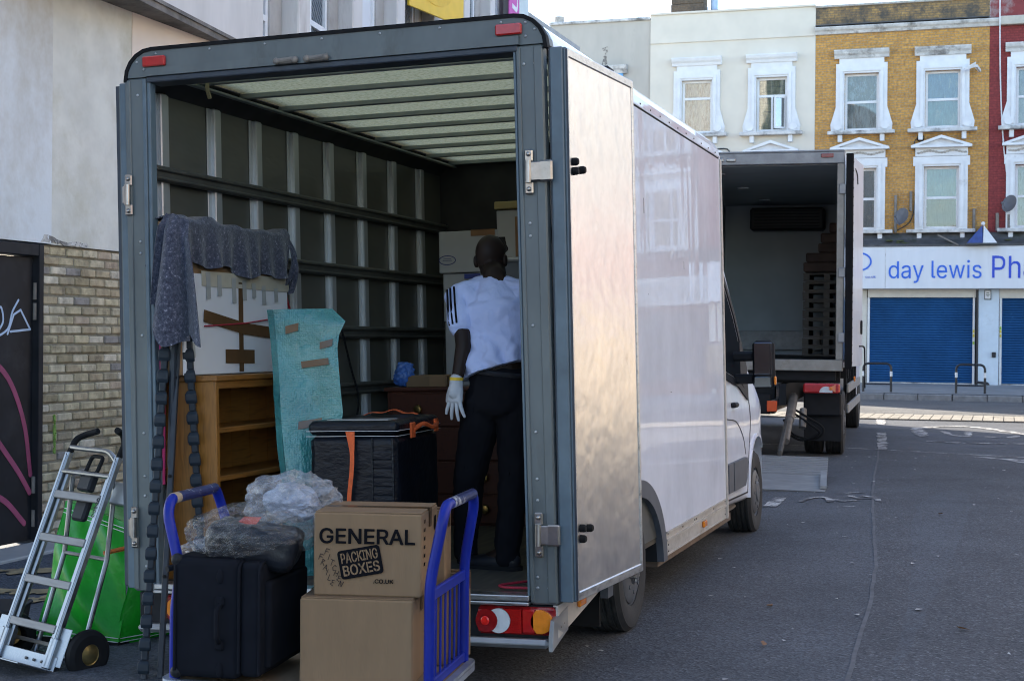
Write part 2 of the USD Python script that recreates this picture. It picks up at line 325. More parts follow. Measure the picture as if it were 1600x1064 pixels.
single('road', trimesh.Trimesh(np.stack([gx.ravel(), gy.ravel(), gz(gx, gy).ravel()], 1), np.vstack([q[:, [0, 1, 2]], q[:, [0, 2, 3]]]), process=False), road_mat, label='grey tarmac street beside and in front of the van', kind='structure', smooth=True)
seam = [(2.62, -9), (2.5, -2), (2.39, .79), (2.33, 2.6), (2.24, 4.2), (1.98, 7.2), (1.78, 9.6), (1.56, 12.6), (1.43, 14.8), (1.28, 16.9)]
seam = [(x+.003*math.sin(3*y)+.004*math.sin(11*y), y) for x, y in LineString(seam).segmentize(.35).coords]
single('road_patch', sheet(Polygon(seam+[(5.2, 16.0), (9.5, 15.0), (9.5, -9)]), .004), road_dark, label='darker coarse tarmac strip right of the lengthwise seam', kind='structure')
single('tarmac_seam', sheet(LineString(seam).buffer(.012), .0048), mat('seam_bitumen', (.092, .094, .104), .8, var=.35, scale=9), label='pale worn joint between the two tarmac strips', kind='structure')
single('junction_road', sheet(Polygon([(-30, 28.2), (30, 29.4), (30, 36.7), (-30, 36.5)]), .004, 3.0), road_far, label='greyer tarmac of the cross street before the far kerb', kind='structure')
single('drain_joint', sheet(LineString([(-3, 17.95), (.76, 17.05), (3.37, 16.21), (9, 14.6)]).buffer(.03), .006), paint_worn, label='thin pale joint line across the street mouth', kind='structure')
# raised crossing of pale paving blocks, laid one by one
pv = Thing('paved_crossing', None, None, kind='structure', loc=(0, 27, 0))
jt = sheet(Polygon([(-9, 25.3), (12, 26.4), (12, 28.9), (-9, 27.75)]), .008, 3.0); pv.part('paving_bed', jt, mat('paving_joint', (.2, .18, .16), .9))
k = 0
for i in range(70):
    for j in range(3):
        x0 = -3.2+i*.21; y0 = 25.75+x0*.0525+j*.74; 
        P = [(x0, y0, .01), (x0+.192, y0+.01, .01), (x0+.192, y0+.72, .01), (x0, y0+.705, .01)]
        pv.part('paving_block', hull(P+[(a+.0, b, .028+rng.uniform(0, .006)) for a, b, c in P]), paver_mat, smooth=False)
# painted markings, worn
def marking(name, geom, label, m=paint_worn, dz=.009):
    return single(name, sheet(geom, dz), m, label=label, kind='structure')
def ragged(poly, amp=.05, seed=0, n=.12):
    r = np.random.default_rng(seed); c = np.array(poly.segmentize(n).exterior.coords)[:-1]
    p = Polygon(c+r.normal(0, amp*.55, c.shape)).buffer(0)
    holes = [Point(*q).buffer(r.uniform(amp*.3, amp*1.3), quad_segs=2) for q in np.column_stack([r.uniform(poly.bounds[0], poly.bounds[2], 40), r.uniform(poly.bounds[1], poly.bounds[3], 40)])]
    return p.difference(unary_union(holes))
marking('road_marking', unary_union([ragged(Polygon([(1.28, 16.8), (1.41, 16.85), (1.08, 21.2), (.93, 21.1)]), .03, 1), ragged(Polygon([(.73, 23.6), (.89, 23.7), (.61, 27.4), (.42, 27.3)]), .02, 3)]), 'broken white lane dashes worn thin near the crossing')
mk = unary_union([ragged(LineString(spline([(1.6, 22.9), (1.95, 23.7), (2.6, 23.7), (3.4, 21.9), (3.8, 20.6)])).buffer(.09), .03, 4), ragged(LineString([(1.95, 19.1), (2.5, 18.95), (3.0, 19.05), (3.5, 19.2)]).buffer(.07), .04, 5), ragged(Polygon([(1.42, 22.8), (1.62, 23.0), (1.85, 20.6), (1.72, 20.2), (1.55, 21.4)]), .05, 6), ragged(LineString([(2.05, 22.0), (2.2, 21.0), (2.5, 20.7), (2.5, 22.1)]).buffer(.06), .03, 7), ragged(LineString([(2.8, 20.8), (3.2, 20.6), (3.3, 21.3)]).buffer(.06), .03, 8)])
marking('road_marking', mk, 'worn white cycle roundel painted on the street mouth')
marking('road_marking', ragged(Polygon([(2.7, 16.0), (3.0, 15.6), (3.5, 14.9), (4.3, 14.5), (4.1, 15.6), (3.3, 15.7)]), .07, 9), 'scuffed white paint patch at the right edge')
bik = [[(1.16+.27*(1-math.cos(t))/2, 8.63+.55*math.sin(t)*.9) for t in np.linspace(.0, 3.1, 12)], [(1.42, 9.6), (1.66, 9.7)], [(1.58, 9.3), (1.70, 9.0), (1.80, 9.05)], [(1.48, 8.85), (1.56, 8.7), (1.70, 8.86)], [(1.72, 9.3), (1.85, 9.15), (1.92, 8.75)], [(1.62, 8.2), (1.7, 8.2)]]
marking('road_marking', unary_union([ragged(LineString(b).buffer(.032), .012, 20+i, .08) for i, b in enumerate(bik)]), 'faint worn bicycle symbol painted beside the tail lift')
marking('road_marking', unary_union([ragged(Polygon([(.84, 8.1), (.98, 8.1), (.96, 9.05), (.84, 9.05)]), .012, 31)]), 'short pale dash painted just ahead of the van front wheel')
marking('road_marking', unary_union([ragged(LineString(spline([(-4.2, 2.3), (-3.75, 2.75), (-3.2, 2.95), (-2.7, 2.75)])).buffer(.12), .03, 41), ragged(LineString(spline([(-4.0, 1.9), (-3.3, 1.95), (-2.9, 2.1), (-3.05, 1.5), (-3.2, 1.2), (-2.6, .8), (-2.3, .5)])).buffer(.10), .03, 42), ragged(LineString(spline([(-1.9, .9), (-1.45, 1.15), (-1.15, .7), (-.9, .2)])).buffer(.12), .03, 43)]), 'faded ochre curls painted on the ground near the sack truck', ochre_paint)
# litter too small to count
lit = []
for i in range(170):
    x, y = rng.uniform(.9, 6.5), rng.uniform(-3.5, 16); s = rng.uniform(.004, .016)*(1.6 if rng.random() < .08 else 1)
    lit.append(hull(np.column_stack([x+rng.normal(0, s, 6), y+rng.normal(0, s, 6), gz(x, y)+.006+rng.uniform(0, .005, 6)])))
single('litter', lit, mat('pale_grit', (.5, .5, .5), .8, var=.3, scale=2), label='pale grit and paper specks scattered on the tarmac', kind='stuff', smooth=False)
lf = []
for x, y in ((2.9, 1.9), (1.75, 2.4), (2.55, 7.6), (3.4, 3.3), (-2.25, .95), (-1.35, .75), (1.9, 1.2)):
    z = float(gz(x, y)); a = rng.uniform(0, 6.28); c = np.array([[.035, 0, .008], [-.035, .004, .008], [.01, .018, .02], [0, -.018, .009], [.05, .004, .018]])
    lf.append(hull(c@Rm(a, [0, 0, 1])[:3, :3].T+[x, y, z+.004]))
single('fallen_leaf_scatter', lf, mat('dry_leaf', (.22, .11, .05), .8), label='few dry brown leaf scraps on the tarmac', kind='stuff')

# far footway and its kerb stones
def pave_z(y): return .17+(y-36.7)*.042
fp = grid(lambda u, v: (-40+80*u, 36.98+4.1*v, pave_z(36.98+4.1*v)), 20, 3); single('pavement', fp, flag_mat, label='grey paved footway before the shuttered pharmacy', kind='structure')
kb = Thing('kerb', None, None, kind='structure', loc=(0, 36.8, 0))
for i in range(34):
    x0 = -9.3+i*.92+rng.uniform(-.01, .01); kb.part('kerb_stone', bx(x0, x0+.905, 36.66+rng.uniform(0, .008), 36.99, -.1, .172+rng.uniform(-.004, .004), .02), kerb_mat)

# ================================================================== far terrace (front at y = 41)
FY = 41.0
def wall_with_holes(x0, x1, z0, z1, holes, y0=FY, t=.26):
    p = sbox(x0, z0, x1, z1)
    for h in holes: p = p.difference(sbox(*h))
    return prism(p, y0, y0+t, 'y')
def far_window(T, x0, x1, z0, z1, hood, curtain, split=.5, opened=False, trim=white_paint, scroll=True, low=None, hoodm=None):
    xc, y = (x0+x1)/2, FY
    sw = .26
    outer = sbox(x0-sw, z0-.02, x1+sw, z1+.30)
    ears = unary_union([sbox(x0-sw-.06, z1+.02, x0-sw+.02, z1+.30), sbox(x1+sw-.02, z1+.02, x1+sw+.06, z1+.30)]) if hood == 'pediment' else sbox(x0-sw+.1, z1+.2, x1+sw-.1, z1+.52)
    p = unary_union([outer, ears])
    if scroll:
        p = unary_union([p]+[Polygon([(xc+s*(x1-x0+2*sw)/2*.99, z0+.75), (xc+s*((x1-x0)/2+sw+.16), z0+.18), (xc+s*((x1-x0)/2+sw+.14), z0-.02), (xc+s*(x1-x0)/2*1.02, z0-.02)]) for s in (-1, 1)])
    w = T.part('window', prism(p.difference(sbox(x0, z0, x1, z1)), y-.07, y+.006, 'y'), trim)
    T.part('moulding', prism(sbox(x0-.14, z0+.05, x1+.14, z1+.15).difference(sbox(x0-.05, z0-.2, x1+.05, z1+.06)), y-.10, y-.066, 'y'), trim, w)
    if scroll:
        for s in (-1, 1): T.part('scroll', cyl((xc+s*((x1-x0)/2+.2), y-.12, z0+.14), (xc+s*((x1-x0)/2+.2), y-.06, z0+.14), .13, 18), trim, w)
    if hood == 'cornice':
        prof = Polygon([(FY+.004, z1+.46), (FY-.10, z1+.46), (FY-.13, z1+.54), (FY-.2, z1+.6), (FY-.24, z1+.68), (FY-.24, z1+.71), (FY+.004, z1+.74)])
        h = prism(prof, x0-sw-.05, x1+sw+.05, 'x'); T.part('hood', h, hoodm or sooty_trim, w)
    else:
        zb = z1+.36
        fz = [prism(sbox(x0-sw, zb-.05, x1+sw, zb+.2), y-.085, y+.004, 'y')]
        T.part('frieze', fz, trim, w)
        orn = [sphere((x, y-.09, zb+.08+.03*math.sin(9*x)), .035, 1, (1.5, .6, 1)) for x in np.arange(x0-sw+.1, x1+sw-.05, .085)]
        T.part('ornament', orn, stone_dirty, w)
        a, b = x0-sw-.12, x1+sw+.12
        ped = unary_union([sbox(a, zb+.2, b, zb+.27), Polygon([(a, zb+.27), (xc, zb+.57), (b, zb+.27), (b-.22, zb+.27), (xc, zb+.48), (a+.22, zb+.27)])])
        T.part('pediment', [prism(ped, y-.24, y+.004, 'y'), prism(Polygon([(a+.1, zb+.26), (xc, zb+.54), (b-.1, zb+.26)]), y-.12, y+.003, 'y')], trim, w)
    T.part('sill', bx(x0-sw-.24, x1+sw+.24, y-.22, y+.004, z0-.13, z0-.022, .012), sooty_trim, w)
    for s in (-1, 1): T.part('bracket', bx(xc+s*((x1-x0)/2+.12)-.07, xc+s*((x1-x0)/2+.12)+.07, y-.14, y+.004, z0-.36, z0-.132, .015), trim, w)
    # sashes, panes and what hangs behind them
    f, zm, yy = .075, z0+(z1-z0)*split, y+.10
    fr = sbox(x0+.003, z0+.003, x1-.003, z1-.003).difference(unary_union([sbox(x0+f, z0+f, x1-f, zm-f*.5), sbox(x0+f, zm+f*.5, x1-f, z1-f)]))
    if opened: fr = fr.union(sbox(xc-.03, z0+f, xc+.03, zm))
    T.part('sash_frame', prism(fr, yy, yy+.05, 'y'), white_upvc, w)
    T.part('pane', bx(x0+f-.01, x1-f+.01, yy+.025, yy+.031, z0+f-.01, zm-f*.5+.01), glass, w); T.part('pane', bx(x0+f-.01, x1-f+.01, yy+.025, yy+.031, zm+f*.5-.01, z1-f+.01), glass, w)
    def cur(za, zb, m):
        T.part('curtain', grid(lambda u, v: (x0-.02+(x1-x0+.04)*u, yy+.10+.022*math.sin(u*38+2*math.sin(3*v+x0))+.008*math.sin(u*90), za+(zb-za)*v), 40, 6), m, w)
    if low is not None: cur(z0-.02, zm, low); cur(zm, z1+.02, curtain)
    else: cur(z0-.02, z1+.02, curtain)
    if opened:   # an open casement leaf hinged on the right
        a = math.radians(38); L = (x1-xc)-.06; d = (-math.cos(a), -math.sin(a), 0)
        m = basis((x1-f*.6, yy-.01, z0+f), d, (0, 0, 1)); g = sbox(0, 0, L, zm-z0-f*1.3); g = g.difference(sbox(.06, .06, L-.06, zm-z0-f*1.3-.06))
        T.part('open_casement', xf(m, prism(g, -.02, .02, 'z')), white_upvc, w); T.part('pane', xf(m, bx(.055, L-.055, .055, zm-z0-f*1.3-.055, -.003, .003)), glass_blue, w)
sooty_trim = mat('sooty_trim', (.55, .54, .52), .8, var=.2, scale=4, col2=(.16, .15, .14), thr=(.5, .66))
stone_dirty = mat('dirty_stone_ornament', (.4, .37, .33), .85, var=.3, scale=12)
blue_trim = mat('pale_blue_paint', (.16, .40, .70), .6, var=.06)

up_w = [(-6.80, -5.83, 8.20, 9.88), (-4.42, -3.46, 8.18, 9.88)]
br_w = [(-1.69, -.66, 8.12, 9.88), (.72, 1.75, 8.12, 9.86)]; br_l = [(-1.72, -.70, 5.06, 6.95), (.71, 1.73, 5.06, 6.95)]
T = Thing('terraced_house', 'cream rendered house with two white framed upper windows', 'house', (-5.2, FY, 0), group=None)
cl = [(a, b, 5.06, 6.95) for a, b, *_ in up_w]
T.part('wall', wall_with_holes(-7.845, -2.595, 3.3, 12.02, [(a, c, b, d) for a, b, c, d in up_w+cl]), cream_render)
T.part('body', bx(-7.84, -2.6, FY+.5, FY+8, .2, 11.6), cream_render)
T.part('string_course', bx(-7.84, -2.6, FY-.035, FY+.004, 11.11, 11.17), cream_render)
T.part('coping', bx(-7.85, -2.6, FY-.05, FY+.3, 12.022, 12.09, .01), cream_render)
far_window(T, *up_w[0][:2], *up_w[0][2:], 'cornice', curtain_net, .66, low=curtain_net, opened=False, hoodm=white_paint); far_window(T, *up_w[1][:2], *up_w[1][2:], 'cornice', blind_straw, .66, opened=True, hoodm=white_paint)
for a, b, c, d in cl: far_window(T, a, b, c, d, 'pediment', curtain_net)
T.part('cable', tube(spline([(-7.7, FY-.02, 7.62), (-6.3, FY-.02, 7.60), (-5.32, FY-.02, 7.66), (-5.3, FY-.02, 7.2), (-4.9, FY-.02, 7.15)], 5), .02, 5), black_gloss)
T = Thing('terraced_house', 'grey stained render house with one pale blue window head', 'house', (-9.5, FY, 0))
ew = (-9.9, -8.9, 8.1, 9.75)
T.part('wall', wall_with_holes(-11.24, -7.855, .2, 11.9, [(ew[0], ew[2], ew[1], ew[3])], FY+.05), grey_render)
T.part('body', bx(-11.2, -7.86, FY+.5, FY+8, .2, 11.4), grey_render)
T.part('coping', bx(-11.27, -7.86, FY-.02, FY+.35, 11.902, 12.0, .02), sooty_trim); T.part('chimney_pot', cyl((-11.0, FY+.3, 11.9), (-11.0, FY+.3, 12.22), .16, 14), stone_dirty)
far_window(T, *ew[:2], *ew[2:], 'cornice', curtain_net, trim=blue_trim, scroll=False)
T.part('stain', prism(ragged(sbox(-9.42, 10.0, -9.28, 11.1), .04, 77, .2), FY+.044, FY+.0505, 'y'), mat('damp_stain', (.2, .18, .16), .9, var=.4, scale=5))
T = Thing('terraced_house', 'yellow stock brick house with four white pedimented and corniced windows', 'house', (0, FY, 0))
T.part('wall', wall_with_holes(-2.59, 2.58, 3.3, 11.12, [(a, c, b, d) for a, b, c, d in br_w+br_l]), yellow_brick)
T.part('body', bx(-2.585, 2.575, FY+.5, FY+8, .2, 11.4), parapet_brick)
T.part('parapet', bx(-2.59, 2.58, FY, FY+.3, 11.385, 11.96), parapet_brick)
prof = Polygon([(FY+.26, 11.122), (FY-.05, 11.122), (FY-.1, 11.2), (FY-.16, 11.24), (FY-.2, 11.30), (FY-.2, 11.33), (FY+.26, 11.383)])
T.part('cornice', prism(prof, -2.6, 2.85, 'x'), sooty_trim); T.part('lead_flashing', bx(-2.58, 2.58, FY-.19, FY-.003, 11.372, 11.41), lead_dark)
T.part('coping', bx(-2.6, 2.59, FY-.05, FY+.33, 11.962, 12.03, .012), stone_dirty)
far_window(T, *br_w[0][:2], *br_w[0][2:], 'cornice', curtain_pat, .5, low=curtain_net); far_window(T, *br_w[1][:2], *br_w[1][2:], 'cornice', curtain_blue, .5, low=teal_net)
far_window(T, *br_l[0][:2], *br_l[0][2:], 'pediment', room_dark, .5, scroll=False); far_window(T, *br_l[1][:2], *br_l[1][2:], 'pediment', teal_net, .5, low=room_dark, scroll=False)
for x, z0, z1 in ((-.12, 4.95, 6.1), (.33, 5.6, 6.2), (2.18, 4.98, 5.65)): T.part('pipe_stub', cyl((x, FY-.05, z0), (x, FY-.05, z1), .045, 8), rust_grey)
T.part('cable', tube(spline([(.66, FY-.03, 7.86), (.42, FY-.03, 7.7), (.5, FY-.03, 7.0), (.47, FY-.03, 6.0), (.32, FY-.03, 5.3), (-.1, FY-.03, 5.0)], 6), .018, 5), black_gloss); T.part('cable_coil', tube([(.6+.1*math.cos(t), FY-.04, 7.82+.1*math.sin(t)) for t in np.linspace(0, 12.6, 30)], .016, 5), black_gloss)
T = Thing('terraced_house', 'red painted house at the right edge with white window trim', 'house', (5.2, FY, 0))
rd_w = [(3.35, 4.35, 8.12, 9.86), (5.75, 6.75, 8.12, 9.86)]; rd_l = [(3.35, 4.35, 5.06, 6.95), (5.75, 6.75, 5.06, 6.95)]
T.part('wall', wall_with_holes(2.585, 7.85, 3.3, 11.12, [(a, c, b, d) for a, b, c, d in rd_w+rd_l]), red_paint_brick)
T.part('body', bx(2.59, 7.85, FY+.5, FY+8, .2, 11.4), red_paint_brick); T.part('parapet', bx(2.585, 7.85, FY, FY+.3, 11.385, 12.02), mat('flaking_red_paint', (.2, .035, .035), .8, var=.2, scale=2, col2=(.3, .24, .23), thr=(.5, .62)))
T.part('cornice', bx(2.855, 7.85, FY-.18, FY+.26, 11.122, 11.38, .02), mat('stone_band', (.47, .43, .36), .85, var=.15, scale=3))
for w in rd_w: far_window(T, *w[:2], *w[2:], 'cornice', curtain_net, .5)
for w in rd_l: far_window(T, *w[:2], *w[2:], 'pediment', curtain_net, .5, scroll=False)
T.part('cable', tube(spline([(2.87, FY-.22, 12.4), (2.87, FY-.22, 11.3), (2.9, FY-.03, 9.5), (2.98, FY-.03, 7.9), (3.12, FY-.03, 6.6), (3.3, FY-.03, 5.9)], 6), .02, 5), white_paint)
for x, z0, z1 in ((2.85, 4.97, 5.5), (3.18, 4.9, 5.45)): T.part('pipe_stub', cyl((x, FY-.05, z0), (x, FY-.05, z1), .05, 8), rust_grey)
redb_far = brick_mat('dull_red_brick', (.22, .07, .045), (.17, .055, .04), (.2, .17, .14))
for xa, xb, wm, lb in ((7.86, 13.0, redb_far, 'dull red brick house next to the red painted one'), (13.01, 18.2, cream_render, 'cream house between two dull red brick ones in the terrace'), (18.21, 24.0, redb_far, 'dull red brick house at the right end of the terrace')):
    T = Thing('terraced_house', lb, 'house', (xa+2.5, FY, 0)); ws = [(xa+d, xa+d+1.0, z, z+1.8) for d in (.85, 3.2) for z in (5.06, 8.12)]
    T.part('wall', wall_with_holes(xa, xb, .2, 12.0, [(a, c, b, d) for a, b, c, d in ws]), wm); T.part('body', bx(xa+.01, xb-.01, FY+.5, FY+8, .2, 11.6), wm); T.part('shop_sign', bx(xa+.2, xb-.2, FY-.3, FY-.004, 3.2, 4.1), sooty_trim); T.part('shop_window', bx(xa+.3, xb-.3, FY-.06, FY-.004, .8, 3.0), lead_dark)
    for w in ws: far_window(T, *w, 'cornice' if w[2] > 6 else 'pediment', curtain_net)
# chimney behind the cream house, aerial
T = Thing('chimney_stack', 'dark brick chimney stack standing above the cream house parapet', 'chimney', (-7.15, 43, 11.4))
dark_brick = brick_mat('smoked_brick', (.10, .075, .05), (.07, .055, .04), (.09, .08, .07), stain=(.03, .03, .028))
for i in range(7): T.part('brick_course', bx(-7.62+.015*(i % 2), -6.5-.015*(i % 2)+(.12 if i > 5 else 0), 43, 43.7, 11.4+.28*i, 11.672+.28*i, .02), dark_brick)
T.part('flaunching', bx(-7.5, -6.62, 43.1, 43.6, 13.36, 13.5, .04), lead_dark)
T = Thing('chimney_stack', 'small capped chimney stub right of the dark stack', 'chimney', (-6.1, 43, 11.4))
T.part('stack', bx(-6.42, -5.95, 43, 43.5, 11.4, 12.55, .03), dark_brick); T.part('chimney_pot', cyl((-6.2, 43.25, 12.5), (-6.2, 43.25, 13.4), .12, 12), mat('blue_grey_pot', (.3, .42, .6), .6))

# ---- the pharmacy at street level
T = Thing('shopfront', 'shuttered pharmacy shopfront with a long white fascia sign', 'shop', (2, FY, 0))
sg = T.part('fascia_sign', bx(-2.4, 8.1, FY-.42, FY-.004, 3.225, 4.50, .01), sign_white)
T.part('panel_joint', bx(-.385, -.375, FY-.424, FY-.418, 3.23, 4.495), sooty_trim, sg)
S = lambda x, z: basis((x, FY-.419, z), (1, 0, 0), (0, 0, 1))
def fit(t, h, x0, x1, z, m, name, bold=False):
    g = meshkit.text_mesh(t, h, .012, bold); w = g.bounds[1][0]-g.bounds[0][0]; g.apply_transform(np.diag([(x1-x0)/w, 1, 1, 1])); g.apply_translation([-g.bounds[0][0], 0, -.002])
    T.part(name, xf(S(x0, z), g), m, sg)
fit('day lewis', .52, -.28, 2.42, 3.545, sign_blue, 'lettering'); fit('Pharmacy', .66, 2.72, 6.2, 3.545, sign_blue2, 'lettering'); fit('co.uk', .075, -.97, -.66, 3.55, sign_blue, 'lettering')
ring = [(-1.15+.34*math.cos(t), 4.05+.26*math.sin(t)) for t in np.linspace(-2.2, 2.6, 30)]
T.part('logo_ring', xf(S(0, 0), prism(LineString(ring).buffer(.025), -.002, .012, 'z')), sign_blue, sg)
prof = Polygon([(FY-.44, 4.503), (FY-.44, 4.56), (FY-.2, 4.7), (FY-.004, 4.93), (FY-.004, 4.503)])
T.part('lead_roof', displace(prism(prof, -2.5, 8.1, 'x').subdivide().subdivide(), .012, 4, 3), lead_dark)
T.part('moss', [displace(sphere((x, FY-.40+rng.uniform(0, .2), 4.60+rng.uniform(0, .1)), .06, 2, (2.0, 1, .4)), .03, 14, i) for i, x in enumerate(rng.uniform(-.8, 3.4, 9))], mat('moss', (.07, .08, .03), .95, var=.4, scale=20), kind='stuff')
T.part('loose_batten', bar((1.15, FY-.3, 4.85), (1.75, FY-.46, 4.53), .05, .04), rust_grey)
T.part('head_panel', bx(-.92, 2.33, FY-.10, FY-.004, 2.97, 3.222), cream_trim); T.part('head_panel', bx(2.93, 6.2, FY-.10, FY-.004, 2.95, 3.222), cream_trim)
def shutter(x0, x1):
    P, n = [], 34; z0, z1 = .38, 2.968; dz = (z1-z0)/n
    for i in range(n): P += [(FY+.03, z0+i*dz), (FY-.004, z0+i*dz+dz*.25), (FY-.006, z0+i*dz+dz*.7), (FY+.026, z0+i*dz+dz*.93)]
    P += [(FY+.03, z1), (FY+.07, z1), (FY+.07, z0)]
    s = T.part('roller_shutter', prism(Polygon(P), x0, x1, 'x'), blue_shutter, smooth=False)
    T.part('bottom_rail', bx(x0, x1, FY-.02, FY+.06, .30, .378, .01), sooty_trim, s)
    for a, b in ((x0-.07, x0-.001), (x1+.001, x1+.07)): T.part('guide_rail', bx(a, b, FY-.07, FY+.05, .3, 2.965, .006), white_paint, s)
shutter(-.86, 2.17); shutter(3.01, 6.1)
T.part('pillar', bx(2.335, 2.925, FY-.13, FY-.002, .25, 3.221, .01), mat('pale_blue_white_paint', (.55, .63, .70), .6, var=.08, scale=2.5, col2=(.42, .44, .46), thr=(.6, .75)))
T.part('downpipe', cyl((2.30, FY-.12, .3), (2.30, FY-.12, 3.2), .035, 10), black_gloss)
pq = T.part('plaque', bx(2.5, 2.7, FY-.15, FY-.128, 2.9, 3.19, .004), lead_dark); T.part('plaque_face', bx(2.52, 2.68, FY-.155, FY-.149, 2.93, 3.17), white_paint, pq)
for i, w in enumerate((.08, .11, .06)): T.part('plaque_line', bx(2.6-w/2, 2.6+w/2, FY-.158, FY-.154, 3.09-.05*i, 3.11-.05*i), lead_dark, pq)
T.part('intercom', bx(2.73, 2.85, FY-.17, FY-.129, 1.17, 1.33, .01), black_gloss); T.part('waste_pipe', tube(rounded([(2.30, FY-.12, .42), (2.62, FY-.2, .40), (2.66, FY-.2, .28)], .05), .04), black_gloss)
yl, gl = mat('yellow_sticker', (.7, .55, .05), .5), mat('lime_sticker', (.3, .5, .05), .5)
for x, z, m in ((2.205, 1.95, yl), (2.205, 1.82, yl), (2.205, 1.6, gl), (2.975, 2.05, gl), (2.975, 1.95, yl), (2.975, 1.82, yl)): T.part('sticker', bx(x-.025, x+.025, FY-.074, FY-.069, z-.045, z+.045), m)
T.part('blank_front', bx(-7.8, -.95, FY-.06, FY-.003, .25, 3.2), cream_trim); T.part('blank_front', bx(6.2, 7.85, FY-.06, FY-.003, .25, 3.2), cream_trim)
# corbel between the shops
T = Thing('shop_corbel', 'pointed corbel painted blue and white between the two shopfronts', 'corbel', (2.45, FY-.3, 4.5))
c = (2.45, FY-.45); 
T.part('blue_face', hull([(1.98, FY-.45, 4.58), (2.45, FY-.58, 4.58), (2.43, FY-.4, 5.12), (2.2, FY-.02, 4.6), (2.43, FY-.02, 5.12)]), mat('navy_paint', (.03, .06, .22), .5, var=.3, scale=6))
T.part('white_face', hull([(2.455, FY-.58, 4.58), (2.86, FY-.45, 4.58), (2.47, FY-.4, 5.12), (2.7, FY-.02, 4.6), (2.47, FY-.02, 5.12)]), white_paint)
T.part('knob', sphere((2.45, FY-.36, 5.17), .06, 2), white_paint); T.part('base', bx(1.96, 2.88, FY-.62, FY-.2, 4.515, 4.578, .01), lead_dark)
T = Thing('floodlight', 'small white security light jutting from the yellow brick wall', 'lamp', (2.15, FY, 9.9))
T.part('lamp_head', hull([(1.85, FY-.55, 9.78), (2.2, FY-.55, 9.98), (1.85, FY-.3, 9.84), (2.2, FY-.3, 10.02), (1.95, FY-.5, 9.76), (2.2, FY-.4, 9.86)]), white_upvc); T.part('arm', bar((2.2, FY-.42, 9.88), (2.3, FY+.004, 9.8), .08, .08), white_paint)
def dish(x, z, label, tw):
    T = Thing('satellite_dish', label, 'satellite dish', (x, FY-.3, z), group='satellite dishes on the terrace', local=True)
    prof = [(r, .055*(r/.3)**2) for r in np.linspace(0, .24, 8)]+[(.245, .03), (.22, .01), (.1, -.02), (0, -.02)]
    m = Rm(tw, [0, 0, 1])@Rm(math.radians(70), [1, 0, 0]); d = trimesh.creation.revolve(np.array(prof), sections=28); d.apply_scale([1, 1.12, 1])
    T.part('bowl', xf(m, d), dish_grey)
    e = (m@np.array([0, -.12, .34, 1]))[:3]; a = (m@np.array([0, -.3, .03, 1]))[:3]
    T.part('arm', tube([a, e], .012, 6), dish_grey); T.part('receiver', sphere(e, .045, 1, (1, 1.3, 1)), dish_grey); T.part('bracket', tube(rounded([(0, .02, 0), (0, .2, -.05), (.05, .31, -.15)], .05), .022, 7), rust_grey)
dish(.08, 5.42, 'grey satellite dish low on the yellow brick wall', -.5); dish(3.2, 5.75, 'grey satellite dish on the red painted wall', -.6)
# cycle stands on the footway
def stand_parts(T):
    w, h = .385, .80
    T.part('hoop', tube(rounded([(-w, 0, -.05), (-w, 0, h), (w, 0, h), (w, 0, -.05)], .16, 8), .033, 12), black_gloss)
    for s in (-1, 1): T.part('white_band', cyl((s*w, 0, h-.36), (s*w, 0, h-.22), .0365, 14), white_paint)
    T.part('lower_bar', cyl((-w+.03, 0, .22), (w-.03, 0, .22), .022, 8), black_gloss)
T = Thing('cycle_stand', 'black hoop cycle stand with white bands nearest the lorry', 'cycle stand', (-.34, 37.35, pave_z(37.35)), group='cycle stands on the far footway', local=True); stand_parts(T)
dup(T, 'black hoop cycle stand with white bands before the white pillar', Tm(2.2, 37.35, pave_z(37.35)))

# ================================================================== buildings along the right of the street (outside the frame, seen in the van's paint)
def street_house(y0, y1, mw, label, seed, band=None, m=None, low=None):
    T = Thing('street_house', label, 'house', (10.2, (y0+y1)/2, 0) if m is None else (0, 0, 0), m=m); r = np.random.default_rng(seed)
    n = max(2, int((y1-y0)/2.4)); pitch = (y1-y0)/n; ho = []
    for z0, z1 in ((4.6, 6.5), (7.6, 9.3)):
        for i in range(n): c = y0+pitch*(i+.5); ho.append((c-.5, z0, c+.5, z1))
    p = sbox(y0, 0, y1, 11.4)
    for h in ho: p = p.difference(sbox(*h))
    T.part('wall', prism(p, 10.2, 10.45, 'x'), mw); T.part('body', bx(10.8, 17, y0, y1, 0, 11), mw); T.part('coping', bx(10.1, 10.6, y0, y1, 11.402, 11.5), sooty_trim)
    for a, b, c, d in ho:
        w = T.part('window', prism(sbox(a-.18, b-.1, c+.18, d+.25).difference(sbox(a, b, c, d)), 10.13, 10.205, 'x'), white_paint)
        T.part('sash_frame', prism(sbox(a, b, c, d).difference(unary_union([sbox(a+.07, b+.07, c-.07, (b+d)/2-.03), sbox(a+.07, (b+d)/2+.03, c-.07, d-.07)])), 10.29, 10.34, 'x'), white_upvc, w)
        T.part('pane', bx(10.31, 10.316, a+.06, c-.06, b+.06, d-.06), glass, w); T.part('curtain', bx(10.42, 10.44, a-.02, c+.02, b-.02, d+.02), curtain_net, w)
    s = T.part('shop_sign', bx(9.95, 10.2-.004, y0+.2, y1-.2, 3.1, 3.9), band or sign_white); T.part('stall_riser', bx(10.08, 10.197, y0+.2, y1-.2, 0, .6), lead_dark); T.part('shop_window', bx(10.15, 10.196, y0+.35, y1-.35, .6, 2.7), low or glass_blue); T.part('window_head', bx(10.14, 10.196, y0+.35, y1-.35, 2.702, 3.05), blue_trim)
red_sign = mat('red_shop_sign', (.45, .03, .03), .5, var=.05)
